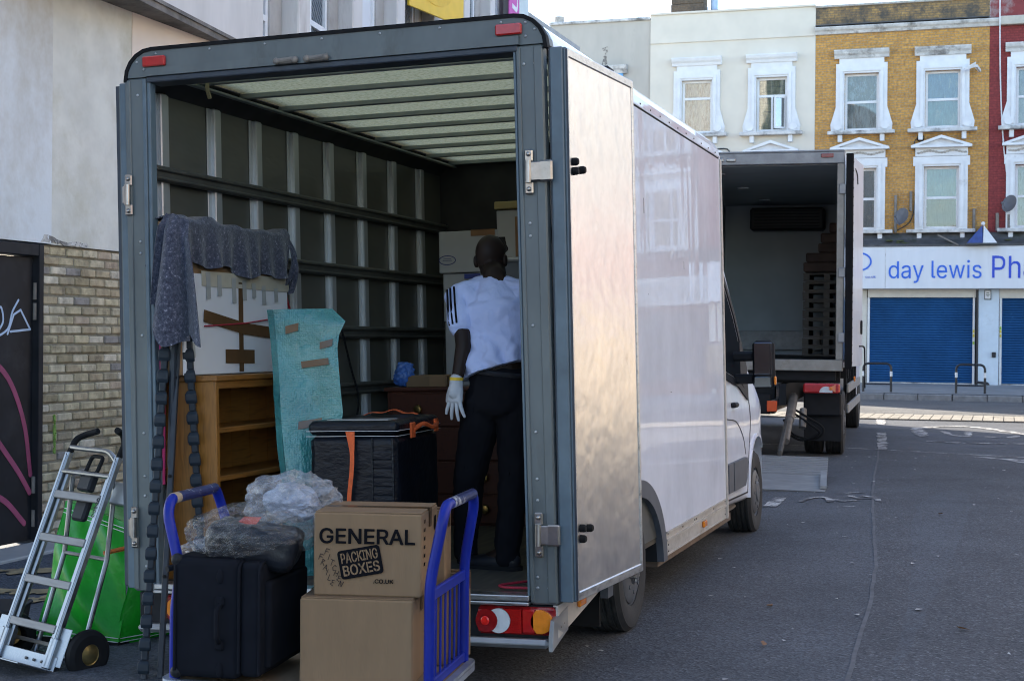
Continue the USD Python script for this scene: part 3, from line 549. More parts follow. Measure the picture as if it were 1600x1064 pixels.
golden = brick_mat('golden_brick', (.46, .30, .12), (.40, .25, .1), (.35, .28, .18), axis='x', amt=(.6, .8))
redb = brick_mat('red_brick', (.30, .09, .055), (.25, .075, .05), (.3, .25, .2), axis='x', amt=(.6, .8))
faded_red_sign = mat('faded_red_sign', (.34, .12, .11), .5)
pale_stone = mat('pale_grey_stucco', (.36, .37, .38), .8, var=.1, scale=2)
tan_wood = wood('tan_shop_boards', (.42, .33, .235), (.50, .40, .29), .7)
for i, (a, b, m, l, s) in enumerate([(-12, -5.1, redb, 'red brick house with a red shop sign, nearest on the right side of the street', red_sign), (-5, 1.4, cream_render, 'cream house with a white shop sign on the right side of the street', None), (1.5, 7.4, redb, 'red brick house with a red shop sign facing the van side', red_sign), (7.5, 13.4, golden, 'yellow brick house with a white shop sign on the right side of the street', None), (13.5, 19.9, pale_stone, 'pale grey stuccoed house with tan shopfront, last but one before the junction', faded_red_sign), (20, 27.5, pale_stone, 'pale grey stuccoed corner house with tan shopfront at the junction', faded_red_sign)]):
    street_house(a, b, m, l, 50+i, s, None, tan_wood if a > 13 else None)
EM = Tm(0, -48, 0)@Rm(-math.pi/2, [0, 0, 1])@Tm(-10.2, 0, 0)
for i, (a, b, mt_, l) in enumerate([(-24, -12.1, golden, 'yellow brick house at the right end of the row closing the street'), (-12, .9, redb, 'red brick house in the middle of the row closing the street'), (1, 14, golden, 'yellow brick house at the left end of the row closing the street')]):
    street_house(a, b, mt_, l, 70+i, None, EM)

# ================================================================== left building: plastered wall, brick panel, black door, concrete offices
WX = -4.6
plaster = mat('stained_plaster', (.64, .67, .70), .8, var=.08, scale=1.1, bump=.003, bscale=12, col2=(.40, .36, .29), thr=(.50, .72), stretch=(1, 1, .8))
plaster2 = mat('ochre_tinged_plaster', (.60, .595, .55), .8, var=.12, scale=2.2, bump=.004, bscale=9, col2=(.50, .48, .40), thr=(.50, .68))
T = Thing('corner_building', 'concrete office building with plastered and brick base on the left', 'building', (WX, 8, 0))
T.part('plaster_panel', bx(WX-.3, WX, -7, 4.20, 2.425, 4.66), plaster); T.part('plaster_panel', bx(WX-.3, WX-.006, 4.206, 5.42, 2.42, 4.655), plaster2); T.part('plaster_panel', bx(WX-.3, WX-.002, 5.426, 7.9, 2.43, 4.665), mat('warm_plaster', (.70, .61, .53), .8, var=.05, scale=1.5, bump=.002, bscale=14))
T.part('drip_flake', prism(ragged(Polygon([(4.05, 2.44), (4.75, 2.42), (4.72, 2.47), (4.4, 2.455), (4.1, 2.50)]), .01, 5, .05), WX-.004, WX+.003, 'x'), sooty_trim)
bm = mat('brick_mortar', (.21, .19, .14), .95, var=.25, scale=12, bump=.004, bscale=80)
T.part('mortar_bed', bx(WX-.3, WX-.03, 4.10, 6.3, -.3, 2.415), bm)
tones = [tuple(min(1, 1.45*c) for c in t) for t in [(.30, .255, .165), (.26, .21, .135), (.33, .285, .20), (.22, .185, .125), (.27, .215, .155), (.36, .32, .25), (.17, .155, .14), (.20, .165, .10)]]
BM = [mat(f'stock_brick_{"abcdefgh"[i]}', t, .9, var=.35, scale=9, bump=.006, bscale=35, col2=tuple(np.array(t)*.45), thr=(.54, .68)) for i, t in enumerate(tones)]
bw = [3, 3, 3.4, 1.2, .8, 1.0, .35, 1.2]; bw = np.array(bw)/sum(bw)
for r in range(30):
    z0 = -.09+r*.0835; y = 4.11-(.12 if r % 2 else 0)
    while y < 6.2:
        L = .232+rng.uniform(-.008, .008); a, b = max(y, 4.11), y+L-.014
        if b-a > .04:
            o = rng.uniform(-.012, .003); g = bx(WX-.1, WX-.012+o, a, b, z0+rng.uniform(0, .005), z0+.069+rng.uniform(-.004, .003), .009)
            T.part('brick', g, BM[rng.choice(8, p=bw)], smooth=False)
        y += L
T.part('white_paint_edge', prism(ragged(sbox(5.98, -.05, 6.25, 1.6), .02, 8, .1), WX-.008, WX-.002, 'x'), white_paint)
T.part('lime_spray', prism(ragged(LineString([(4.27, .66), (4.275, .8), (4.27, .96)]).buffer(.012), .006, 9, .05), WX-.010, WX+.004, 'x'), mat('lime_spray_paint', (.18, .30, .06), .8, var=.3, scale=20))
d = T.part('door', bx(WX-.09, WX-.05, 1.25, 4.02, -.06, 2.30, .004), black_metal)
T.part('door_frame', [bx(WX-.2, WX+.004, 4.03, 4.098, -.1, 2.415, .006), bx(WX-.2, WX+.002, 1.0, 4.028, 2.312, 2.413, .006), bx(WX-.2, WX+.004, 1.1, 1.235, -.1, 2.31, .006)], black_metal, d)
for z in (.12, .4, 1.85, 2.02): T.part('hinge', cyl((WX-.035, 4.024, z-.07), (WX-.035, 4.024, z+.07), .016, 10), rust_grey, d)
DS = basis((WX-.049, .32, .04), (0, 1, 0), (0, 0, 1))
tag_p = mat('pale_blue_spray', (.42, .52, .68), .7); pink_p = mat('pink_spray', (.30, .055, .12), .7, var=.2)
T.part('graffiti', stroke([[(2.85, 1.62), (2.98, 1.78), (3.02, 1.62), (3.10, 1.85), (3.16, 1.6)], spline([(3.16, 1.68), (3.26, 1.84), (3.3, 1.72), (3.2, 1.6), (3.36, 1.66), (3.42, 1.8), (3.5, 1.9)]), [(3.36, 1.62), (3.44, 1.78), (3.53, 1.82), (3.66, 1.66), (3.4, 1.64)], [(2.6, 1.7), (2.8, 1.76), (3.0, 1.72)]], .018, .003, DS), tag_p, d)
T.part('graffiti', stroke([spline([(2.6, 1.50), (3.0, 1.46), (3.35, 1.28), (3.58, .9), (3.68, .45)]), spline([(3.67, .3), (3.5, .5), (3.15, .85), (2.95, 1.1), (2.98, 1.3), (3.06, 1.28), (3.05, 1.0), (2.8, .8), (2.6, .78)]), spline([(2.5, .30), (2.9, .38), (3.3, .28), (3.6, .05)])], .05, .003, DS), pink_p, d)
single('threshold_slab', bx(WX+.006, -4.16, 0, 4.6, -.2, -.068, .01), concrete, label='pale concrete strip along the foot of the black door', kind='structure')
# the offices above stand on a line that turns away to the left
P0 = np.array([-4.5, 7.01]); ang = math.radians(6.8); dv = np.array([-math.sin(ang), math.cos(ang)]); nv = np.array([math.cos(ang), math.sin(ang)])
OF = np.eye(4); OF[:2, 0], OF[:2, 1], OF[:2, 3] = nv, dv, P0       # local: x outwards from the front, y along it
def ob(x0, x1, y0, y1, z0, z1, ch=0): return xf(OF, bx(x0, x1, y0, y1, z0, z1, ch))
sof = T.part('overhang', ob(-2.2, 0, -13, 1.05, 4.72, 14), concrete_lt); T.part('soffit', ob(-1.9, -.004, -13, 1.04, 4.64, 4.717), concrete_dk, sof); T.part('drip_edge', ob(.001, .012, -13, 1.04, 4.70, 4.735), concrete_dk, sof)
T.part('lower_wall', ob(-1.2, -.20, 1.06, 16.4, -.2, 4.9), concrete); T.part('spandrel', ob(-.5, -.14, 1.06, 16.4, 4.902, 5.0), concrete)
T.part('core', ob(-6, -.6, 1.06, 16.4, 5.0, 14), concrete)
for k in range(8):
    a = 2.21+2.13*k; 
    if a+.42 < 16.4: T.part('pier', ob(-.45, 0, a, a+.42, -.2, 14, .015), concrete_lt)
    w0, w1 = (1.06 if k == 0 else a-2.13+.42), a
    w = T.part('window', ob(-.30, -.26, w0+.02, w1-.02, 4.95, 14), white_paint)
    n = 2 if k else 1
    T.part('mullion', [ob(-.27, -.22, w0+.02, w0+.07, 4.95, 14), ob(-.27, -.22, w1-.50, w1-.42, 4.95, 14)]+[ob(-.27, -.218, w0+.05, w1-.45, z, z+.07) for z in (4.98, 5.22+.28*min(k, 2), 6.9, 8.8)]+([ob(-.27, -.221, (w0+w1-.4)/2-.025, (w0+w1-.4)/2+.025, 4.95, 14)]), white_upvc, w)
    T.part('pane', ob(-.262, -.255, w0+.06, w1-.45, 4.98, 14), reeded if k != 2 else sign_white, w); T.part('jamb_panel', ob(-.28, -.2, w1-.42, w1-.02, 4.95, 14), concrete, w)
T.part('end_wall', ob(-6, -.02, 16.41, 16.6, -.2, 14), concrete_lt)
T.part('rear_wing', bx(-14, -7.2, 23.8, 30.2, -.2, 9.0), concrete)
# signs on the offices
T = Thing('hanging_sign', 'yellow poster board with a pale blue figure on the office piers', 'sign', (-5.35, 14.1, 6), local=True, m=Rm(-math.radians(7.4), [0, 0, 1]))
T.part('board', bx(-.04, 0, 0, 1.75, .57, 3.2, .004), mat('yellow_board', (.78, .50, .03), .5, var=.05))
YS = basis((.001, 0, 0), (0, 1, 0), (0, 0, 1))
T.part('pale_panel', xf(YS, prism(Polygon([(.0, .7), (1.3, .95), (1.3, 3.1), (0, 3.1)]).intersection(sbox(.02, .6, 1.3, 3.15)), 0, .003, 'z')), mat('pale_yellow_print', (.78, .60, .16), .5, var=.1)); T.part('figure', xf(YS, prism(unary_union([Point(.75, 1.55).buffer(.38), sbox(.3, 1.6, 1.25, 2.6)]), .003, .006, 'z')), mat('pale_blue_print', (.35, .55, .80), .5)); T.part('figure_base', xf(YS, prism(affinity.scale(Point(.8, .95).buffer(.4), 1.3, .55), .0035, .0065, 'z')), mat('deep_yellow_print', (.72, .45, .02), .5))
T = Thing('banner', 'tall magenta banner with white lettering at the building end', 'banner', (0, 0, 0), local=True, m=OF)
T.part('cloth', bx(.03, .05, 14.35, 15.35, 7.0, 12), mat('magenta_cloth', (.55, .06, .34), .6, var=.05)); T.part('white_half', bx(.03, .052, 15.36, 16.35, 7.0, 12), mat('banner_white', (.55, .60, .58), .6, var=.1, scale=1.5))
BS = basis((.051, 15.18, 8.05), (0, 0, 1), (0, -1, 0)); g = meshkit.text_mesh('use', .75, .004); T.part('lettering', xf(BS, g), white_paint)

# ================================================================== the removal van
frame_grey = mat('grey_painted_steel', (.122, .140, .143), .45, metal=.25, var=.16, scale=4, bump=.0006, bscale=30, col2=(.07, .075, .07), thr=(.56, .72), stretch=(1, 1, .4))
frame_dark = mat('dark_rubber_edge', (.035, .045, .06), .45, var=.25, scale=8)
seal_blue = mat('grey_blue_seal', (.10, .14, .17), .4, var=.2, scale=5)
black_rubber = mat('black_rubber', (.010, .010, .011), .7, var=.3, scale=8, spec=.15)
tyre_mat = mat('tyre_rubber', (.018, .018, .019), .75, var=.3, scale=12, bump=.001, bscale=90, col2=(.04, .038, .036), thr=(.55, .7))
hub_mat = mat('dusty_grey_hubcap', (.10, .105, .115), .5, metal=.3, var=.2, scale=9, col2=(.06, .055, .05), thr=(.55, .7))
alu = mat('bare_aluminium', (.58, .60, .62), .36, metal=1.0, var=.12, scale=6, rvar=.1, stretch=(1, 1, 3))
stud_alu = mat('galvanised_stud', (.50, .51, .53), .38, metal=.65, var=.06, scale=3)
alu_dull = mat('dull_aluminium', (.40, .41, .42), .5, metal=.9, var=.15, scale=7, rvar=.1)
steel_bright = mat('bright_steel', (.42, .40, .38), .3, metal=1.0, var=.15, scale=20, col2=(.22, .14, .09), thr=(.60, .74))
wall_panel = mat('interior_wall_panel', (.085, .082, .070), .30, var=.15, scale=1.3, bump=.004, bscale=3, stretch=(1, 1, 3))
rail_dark = mat('oxidised_lashing_rail', (.10, .098, .09), .45, metal=.5, var=.25, scale=9)
rafter_mat = mat('grey_green_rafter', (.34, .37, .34), .55, metal=.1, var=.15, scale=6)
cant_mat = mat('dark_cant_rail', (.045, .045, .045), .7, var=.3, scale=6)
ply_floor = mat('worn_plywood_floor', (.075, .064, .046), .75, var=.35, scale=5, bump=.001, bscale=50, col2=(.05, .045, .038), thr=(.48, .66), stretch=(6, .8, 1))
black_plastic = mat('black_plastic', (.014, .015, .018), .55, var=.25, scale=9, spec=.2)
grey_plastic = mat('grey_moulding', (.07, .078, .095), .55, var=.2, scale=7)
skirt_mat = mat('dusty_skirt', (.50, .47, .43), .45, metal=.35, var=.12, scale=5, col2=(.30, .27, .23), thr=(.55, .75), stretch=(1, 1.5, 3))
red_lens = mat('red_lens', (.42, .012, .012), .12, var=.15, scale=30, coat=.6, extra={'subsurface_weight': .0})
dark_red_lens = mat('dark_red_lens', (.22, .008, .01), .15, var=.25, scale=30, coat=.6)
bright_red = mat('red_bulb_window', (.75, .02, .015), .12, coat=.6, var=.05)
amber_lens = mat('amber_lens', (.80, .24, .015), .15, var=.12, scale=25, coat=.6)
white_lens = mat('white_lens', (.62, .66, .70), .15, var=.12, scale=20, coat=.6)
def paint_white(name, wav, col=(.83, .84, .91)):
    N = {'tc': ('texture_coordinate', {}), 'mp': ('mapping', {'scale': (1, 1.6, .22)}), 'n': ('noise_texture', {'scale': 2.6, 'detail': 1.5, 'roughness': .45}), 'b': ('bump', {'strength': 1.0, 'distance': wav}),
         'd': ('noise_texture', {'scale': 2.0, 'detail': 8.0, 'roughness': .7}), 'r': ('rgb_ramp', {'ramp': [(.35, col), (.75, tuple(np.array(col)*.80))]}), 'p': ('principled_bsdf', {'roughness': .035, 'specular_ior_level': .5})}
    return usdkit.material(stage, f'/World/Looks/{name}', N, [('tc.object', 'mp.vector'), ('mp.vector', 'n.vector'), ('n.fac', 'b.height'), ('b.normal', 'p.normal'), ('tc.object', 'd.vector'), ('d.fac', 'r.fac'), ('r.color', 'p.base_color')], surface='p.BSDF')
van_white = paint_white('van_white_panel', .0024); cab_white = paint_white('van_white_cab', .0015)
roof_grp = usdkit.material(stage, '/World/Looks/translucent_roof', {
    'tc': ('texture_coordinate', {}), 'n': ('noise_texture', {'scale': 45.0, 'detail': 4.0, 'roughness': .7}), 'r': ('rgb_ramp', {'ramp': [(.3, (.24, .24, .12)), (.5, (.45, .43, .26)), (.75, (.54, .51, .34))]}),
    't': ('translucent_bsdf', {}), 'd': ('diffuse_bsdf', {}), 'm': ('mix_closure', {'fac': .12})},
    [('tc.object', 'n.vector'), ('n.fac', 'r.fac'), ('r.color', 't.color'), ('r.color', 'd.color'), ('t.BSDF', 'm.closure1'), ('d.BSDF', 'm.closure2')], surface='m.closure')
def door_skin_mat():
    N = {'tc': ('texture_coordinate', {}), 'mp': ('mapping', {'scale': (22, 22, 1.0)}), 'n': ('noise_texture', {'scale': 5.0, 'detail': 5.0}),
         'r': ('rgb_ramp', {'ramp': [(.3, (.74, .74, .745)), (.7, (.78, .78, .78))]}), 'n2': ('noise_texture', {'scale': 3.2, 'detail': 9.0, 'roughness': .75}), 'r2': ('rgb_ramp', {'ramp': [(.60, (0, 0, 0)), (.76, (.8, .8, .8))]}), 'mx': ('mix', {'color2': (.34, .32, .30)}), 'n4': ('noise_texture', {'scale': 3.5, 'detail': 5.0, 'roughness': .6}),
         'rr': ('map_range', {'from_min': .3, 'from_max': .7, 'to_min': .28, 'to_max': .33}),
         'v': ('noise_texture', {'scale': 9.0, 'detail': 1.0}), 'n3': ('noise_texture', {'scale': 2.0, 'detail': 1.0}), 'ad': ('math', {'math_type': 'multiply'}), 'b': ('bump', {'strength': 1.0, 'distance': .007}),
         'p': ('principled_bsdf', {'metallic': 1.0, 'roughness': .3})}
    return usdkit.material(stage, '/World/Looks/dented_aluminium_skin', N, [('tc.object', 'mp.vector'), ('mp.vector', 'n.vector'), ('n.fac', 'r.fac'), ('tc.object', 'n2.vector'), ('n2.fac', 'r2.fac'), ('r2.color', 'mx.fac'), ('r.color', 'mx.color1'), ('mx.color', 'p.base_color'), ('tc.object', 'n4.vector'), ('n4.fac', 'rr.value'), ('rr.result', 'p.roughness'),
        ('tc.object', 'v.vector'), ('tc.object', 'n3.vector'), ('v.fac', 'ad.value1'), ('n3.fac', 'ad.value2'), ('ad.value', 'b.height'), ('b.normal', 'p.normal')], surface='p.BSDF')
door_skin = door_skin_mat()

HW, ZT, ZB, LB = 1.13, 3.164, .391, 4.56
V = Thing('removal_van', 'white box van with its rear doors open and the load space half filled', 'van', (0, 0, 0), frame=VAN, local=True)
def shear(g): g = tm(g).copy(); v = np.array(g.vertices); v[:, 0] -= .0075*np.clip(v[:, 2]-.6, 0, 9); g.vertices = v; return g
pr = V.part('rear_post', shear(cat_([bx(.998, HW, -.01, .06, ZB, 3.018, .008), bx(1.0, 1.02, -.018, -.008, ZB+.01, 3.01, .003), bx(1.085, 1.128, -.018, -.008, ZB+.01, 3.01, .004)])), frame_grey)
V.part('edge_lip', shear(bx(.984, .9965, -.014, .05, ZB+.04, 3.018, .003)), seal_blue, pr)
pl = V.part('rear_post', [bx(-HW, -1.005, -.01, .06, ZB, 3.018, .008), bx(-HW, -1.10, -.018, -.008, ZB+.01, 3.01, .004)], frame_grey)
V.part('edge_lip', [bx(-1.0035, -.985, -.014, .04, ZB+.04, 3.018, .003), bx(-1.03, -1.008, -.018, -.009, ZB+.04, 3.01, .003)], seal_blue, pl)
full = rbox2(-HW, 2.0, HW, ZT, .155)
hp = full.intersection(sbox(-2, 3.021, 2, 4))
hd = V.part('header', [prism(hp, -.012, .12, 'y'), prism(sbox(-1.0, 3.021, 1.0, 3.062), -.03, -.011, 'y')], frame_grey)
V.part('header_lip', bx(-1.003, .99, -.022, .12, 2.990, 3.019, .005), frame_dark, hd)
V.part('edge_trim', prism(full.buffer(.007).difference(full.buffer(-.012)).intersection(sbox(-2, 3.0, 2, 4)), -.018, .03, 'y'), black_rubber, hd)
for x, z in [(-.95+.31*i, 3.135) for i in range(7)]+[(1.03, 3.125), (1.075, 3.09), (.99, 3.055), (1.03, 3.06), (-1.06, 3.1), (-1.02, 3.06)]: V.part('rivet', sphere((x, -.013, z), .007, 1, (1, .6, 1)), alu_dull, hd)
for zz in (2.93, 2.18, 2.12, 1.7, 1.2, .98, .88, .52, .47):
    for x in ((1.035, 1.09) if zz in (2.93, .52, .47) else (1.045,)): V.part('rivet', shear(sphere((x, -.011, zz), .008, 1, (1, .6, 1))), alu_dull, pr)
    V.part('rivet', sphere((-1.06, -.011, zz), .008, 1, (1, .6, 1)), alu_dull, pl)
for x in (.885, -1.02): V.part('marker_lamp', [bx(x-.0, x+.13, -.034, -.010, 3.070, 3.122, .006)], red_lens, hd, label='red marker lamp on the header')
for x in (-.20, -.035): V.part('latch', [bx(x-.05, x+.05, -.05, -.029, 3.022, 3.05, .006), cyl((x-.055, -.045, 3.035), (x+.055, -.045, 3.042), .012, 8), sphere((x+.05, -.05, 3.035), .018, 1), sphere((x-.05, -.05, 3.035), .018, 1)], rust_grey, hd)
# load floor, sill and what hangs beneath it
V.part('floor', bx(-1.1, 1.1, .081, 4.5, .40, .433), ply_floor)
V.part('sill', [bx(-1.004, .997, -.035, .08, .408, .4345, .004), bx(-1.004, .997, -.045, .05, .389, .404, .004)], alu)
V.part('light_board', bx(-1.11, 1.122, .0, .05, .225, .386, .005), black_plastic)
V.part('bumper_bar', bx(-1.09, 1.098, -.07, .0, .193, .235, .018), alu_dull)
V.part('bumper_end', hull([(1.102, -.075, .185), (1.102, -.075, .25), (1.112, -.07, .33), (1.112, .16, .36), (1.112, .16, .25), (1.13, -.07, .33), (1.13, .16, .36), (1.13, .16, .25), (1.12, -.075, .185), (1.12, -.075, .25)]), alu_dull)
def lamp_cluster(sx):
    X = lambda x: x if sx > 0 else -x+.17
    y = -.012
    def seg(x0, x1): return (min(X(x0), X(x1)), max(X(x0), X(x1)))
    c = V.part('tail_lamp', bx(*seg(.735, 1.118), y-.004, .012, .247, .379, .012), dark_red_lens, label='red, white and amber tail lamp cluster')
    a, b = seg(.742, .80); V.part('fog_lens', [hull(np.vstack([tm(cyl((X(.785), y-.025, .313), (X(.785), y-.002, .313), .054, 20)).vertices, [(X(.745), y-.02, .262), (X(.745), y-.02, .365)]]))], dark_red_lens, c)
    V.part('bulb_window', sphere((X(.778), y-.026, .313), .022, 2, (1, .3, 1)), bright_red, c)
    ox = 0 if sx > 0 else .17
    cres = Point(.842, .313).buffer(.058, quad_segs=12).difference(Point(.775, .313).buffer(.058, quad_segs=12))
    V.part('reverse_lens', prism(affinity.scale(cres, 1, 1) if sx > 0 else affinity.translate(affinity.scale(cres, -1, 1, origin=(0, 0)), ox), y-.02, y-.001, 'y'), white_lens, c)
    st = sbox(.86, .257, .955, .369).difference(Point(.842, .313).buffer(.06)); g = prism(st if sx > 0 else affinity.translate(affinity.scale(st, -1, 1, origin=(0, 0)), ox), y-.016, y-.001, 'y')
    V.part('stop_lens', [g]+[bx(*seg(.905, .954), y-.021, y-.014, z, z+.004) for z in np.arange(.262, .366, .0085)], red_lens, c)
    V.part('reflector', bx(*seg(.957, 1.022), y-.019, y-.002, .257, .369, .008), red_lens, c)
    V.part('indicator_lens', hull(np.vstack([bx(*seg(1.026, 1.06), y-.019, y-.002, .257, .369, .004).vertices, cyl((X(1.055), y-.019, .313), (X(1.055), y-.002, .313), .053, 20).vertices])), amber_lens, c)
lamp_cluster(1); lamp_cluster(-1)
# body sides
EY, EZ, EA, EB = 1.62, .28, .74, .55
ell = lambda a, b: Polygon([(EY+a*math.cos(t), EZ+b*math.sin(t)) for t in np.linspace(0, 2*math.pi, 60)])
sp = sbox(.12, .447, 4.50, 2.985)
V.part('side_panel', prism(sp.difference(ell(EA-.02, EB-.02)), 1.108, HW, 'x'), van_white)
V.part('side_panel', prism(sp.difference(ell(EA-.02, EB-.02)), -HW, -1.108, 'x'), van_white)
V.part('paint_scuff', [bx(1.1295, 1.1312, y, y+w, z, z+h) for y, z, w, h in ((1.55, 2.35, .012, .012), (1.95, 2.38, .008, .09), (2.02, 1.9, .006, .006), (1.35, .93, .05, .006), (3.1, 2.1, .006, .05), (2.6, 1.3, .04, .004))], grey_plastic)
V.part('sealant_line', bx(1.118, HW-.004, .12, 4.5, 2.986, 2.998), black_rubber)
def cap(sx):
    p = full.difference(rbox2(-HW+.03, 1.9, HW-.03, ZT-.028, .13)).intersection(sbox(.935, 2.999, 2, 4))
    return prism(p if sx > 0 else affinity.scale(p, -1, 1, origin=(0, 0)), .121, 4.52, 'y')
rc = V.part('roof_rail', cap(1), cab_white); V.part('roof_rail', cap(-1), cab_white)
V.part('rivet', [sphere((HW-.001, y, 3.022), .006, 1) for y in np.arange(.3, 4.5, .27)], rust_grey, rc)
V.part('top_clip', bx(1.05, 1.10, 1.30, 1.42, 3.10, 3.145, .01), black_plastic, rc)
V.part('skirt', [prism(sbox(2.40, .298, 4.50, .444), 1.10, 1.126, 'x'), prism(sbox(2.40, .383, 4.49, .398), 1.124, 1.134, 'x'), prism(sbox(2.40, .298, 4.49, .306), 1.124, 1.132, 'x'), prism(sbox(2.40, .434, 4.49, .446), 1.122, 1.136, 'x')], skirt_mat)
V.part('skirt', prism(Polygon([(-.0, .235), (.0, .388), (.93, .388), (.93, .36)]), 1.104, 1.128, 'x'), skirt_mat)
V.part('skirt', prism(sbox(2.40, .298, 4.50, .444), -1.126, -1.10, 'x'), skirt_mat)
V.part('rivet', [sphere((1.127, y, z), .006, 1) for y, z in ((2.45, .43), (2.45, .36), (2.45, .32), (2.9, .42), (3.3, .42), (3.36, .42), (4.0, .42), (4.46, .43), (4.46, .38), (4.46, .33), (.05, .28), (.1, .29))], rust_grey)
V.part('side_marker', bx(1.126, 1.146, 3.56, 3.66, .335, .378, .006), amber_lens, label='small amber side marker on the skirt'); V.part('side_marker', bx(1.128, 1.148, .33, .44, .325, .363, .006), amber_lens, label='small amber side marker behind the wheel')
for s in (1, -1):
    V.part('wheel_arch_trim', prism(ell(EA, EB).difference(ell(EA-.11, EB-.10)).intersection(sbox(-1, EZ, 4, 2)), s*1.10 if s > 0 else -1.142, 1.142 if s > 0 else -1.10, 'x'), grey_plastic)
    V.part('wheel_arch_liner', prism(ell(EA-.09, EB-.08).difference(ell(EA-.11, EB-.10)).intersection(sbox(-1, EZ, 4, 2)), .985 if s > 0 else -1.1, 1.1 if s > 0 else -.985, 'x'), black_plastic)
    V.part('mud_flap', bx(min(s*.8, s*1.08), max(s*.8, s*1.08), .93, .95, .12, .42), black_rubber)
    V.part('front_post', [bx(min(s*1.07, s*1.136), max(s*1.07, s*1.136), 4.502, 4.585, .292, 2.996, .012), bx(min(s*1.07, s*1.142), max(s*1.07, s*1.142), 4.503, 4.52, .292, 2.99, .004)], skirt_mat if s > 0 else cab_white)
    V.part('front_corner', bx(min(s*.98, s*1.12), max(s*.98, s*1.12), 4.56, 4.64, .33, 3.06, .05), cab_white)
V.part('wheel_well_panel', bx(.86, .88, .9, 2.42, .27, .86), black_plastic); V.part('wheel_well_panel', bx(.8801, 1.10, 2.385, 2.40, .29, .60), black_plastic)
V.part('front_wall', bx(-1.06, 1.06, 4.52, 4.56, .43, 3.13), cab_white); V.part('bulkhead', bx(-1.1, 1.1, 4.47, 4.515, .434, 3.1), mat('dark_bulkhead', (.03, .028, .026), .7, var=.3))
V.part('roof_panel', grid(lambda u, v: (-.99+1.98*u, .1+4.42*v, 3.087+.004*math.sin(3.14*u)), 9, 12), roof_grp, smooth=True)
V.part('roof_rim', prism(full.intersection(sbox(-.93, 3.093, .93, 4)), 4.44, 4.53, 'y'), cab_white)
for k in range(9):
    y = .5+.49*k; V.part('roof_rafter', bx(-1.0, 1.0, y-.022, y+.022, 3.056, 3.084, .003), rafter_mat)
for s in (-1, 1): V.part('cant_rail', hull([(s*1.10, .12, 2.98), (s*1.10, 4.47, 2.98), (s*1.085, .12, 3.06), (s*1.085, 4.47, 3.06), (s*.995, .12, 3.08), (s*.995, 4.47, 3.08), (s*.995, .12, 3.095), (s*.995, 4.47, 3.095), (s*1.105, .12, 3.0), (s*1.105, 4.47, 3.0)]), cant_mat); V.part('rafter_ledger', bx(min(s*.955, s*.99), max(s*.955, s*.99), .12, 4.47, 3.036, 3.05, .003), rafter_mat)
V.part('hanging_tape', tube(spline([(-.9, .45, 3.12), (-.9, .42, 3.03), (-.895, .44, 2.97)]), .012, 5), mat('old_tape', (.42, .36, .2), .5))
# lining, studs and lashing rails
for s in (-1, 1):
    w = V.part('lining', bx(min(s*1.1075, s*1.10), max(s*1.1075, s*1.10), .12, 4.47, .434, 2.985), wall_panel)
    for y in (.26, .83, 1.33, 1.83, 2.36, 2.90, 3.45, 4.0):
        V.part('wall_stud', [bx(min(s*1.099, s*1.065), max(s*1.099, s*1.065), y-.035, y+.035, .434, 2.98, .006), bx(min(s*1.099, s*1.09), max(s*1.099, s*1.09), y-.075, y+.03, .434, 2.98, .003), bx(min(s*1.099, s*1.085), max(s*1.099, s*1.085), y+.05, y+.075, .434, 2.98, .003)], stud_alu)
    for z in (2.55, 2.14, 1.73, 1.35, .96):
        V.part('lashing_rail', [bx(min(s*1.066, s*1.045), max(s*1.066, s*1.045), .12, 4.46, z-.042, z+.042, .006), bx(min(s*1.066, s*1.03), max(s*1.066, s*1.03), .12, 4.46, z+.012, z+.034, .006), bx(min(s*1.066, s*1.032), max(s*1.066, s*1.032), .12, 4.46, z-.036, z-.018, .006)], rail_dark)
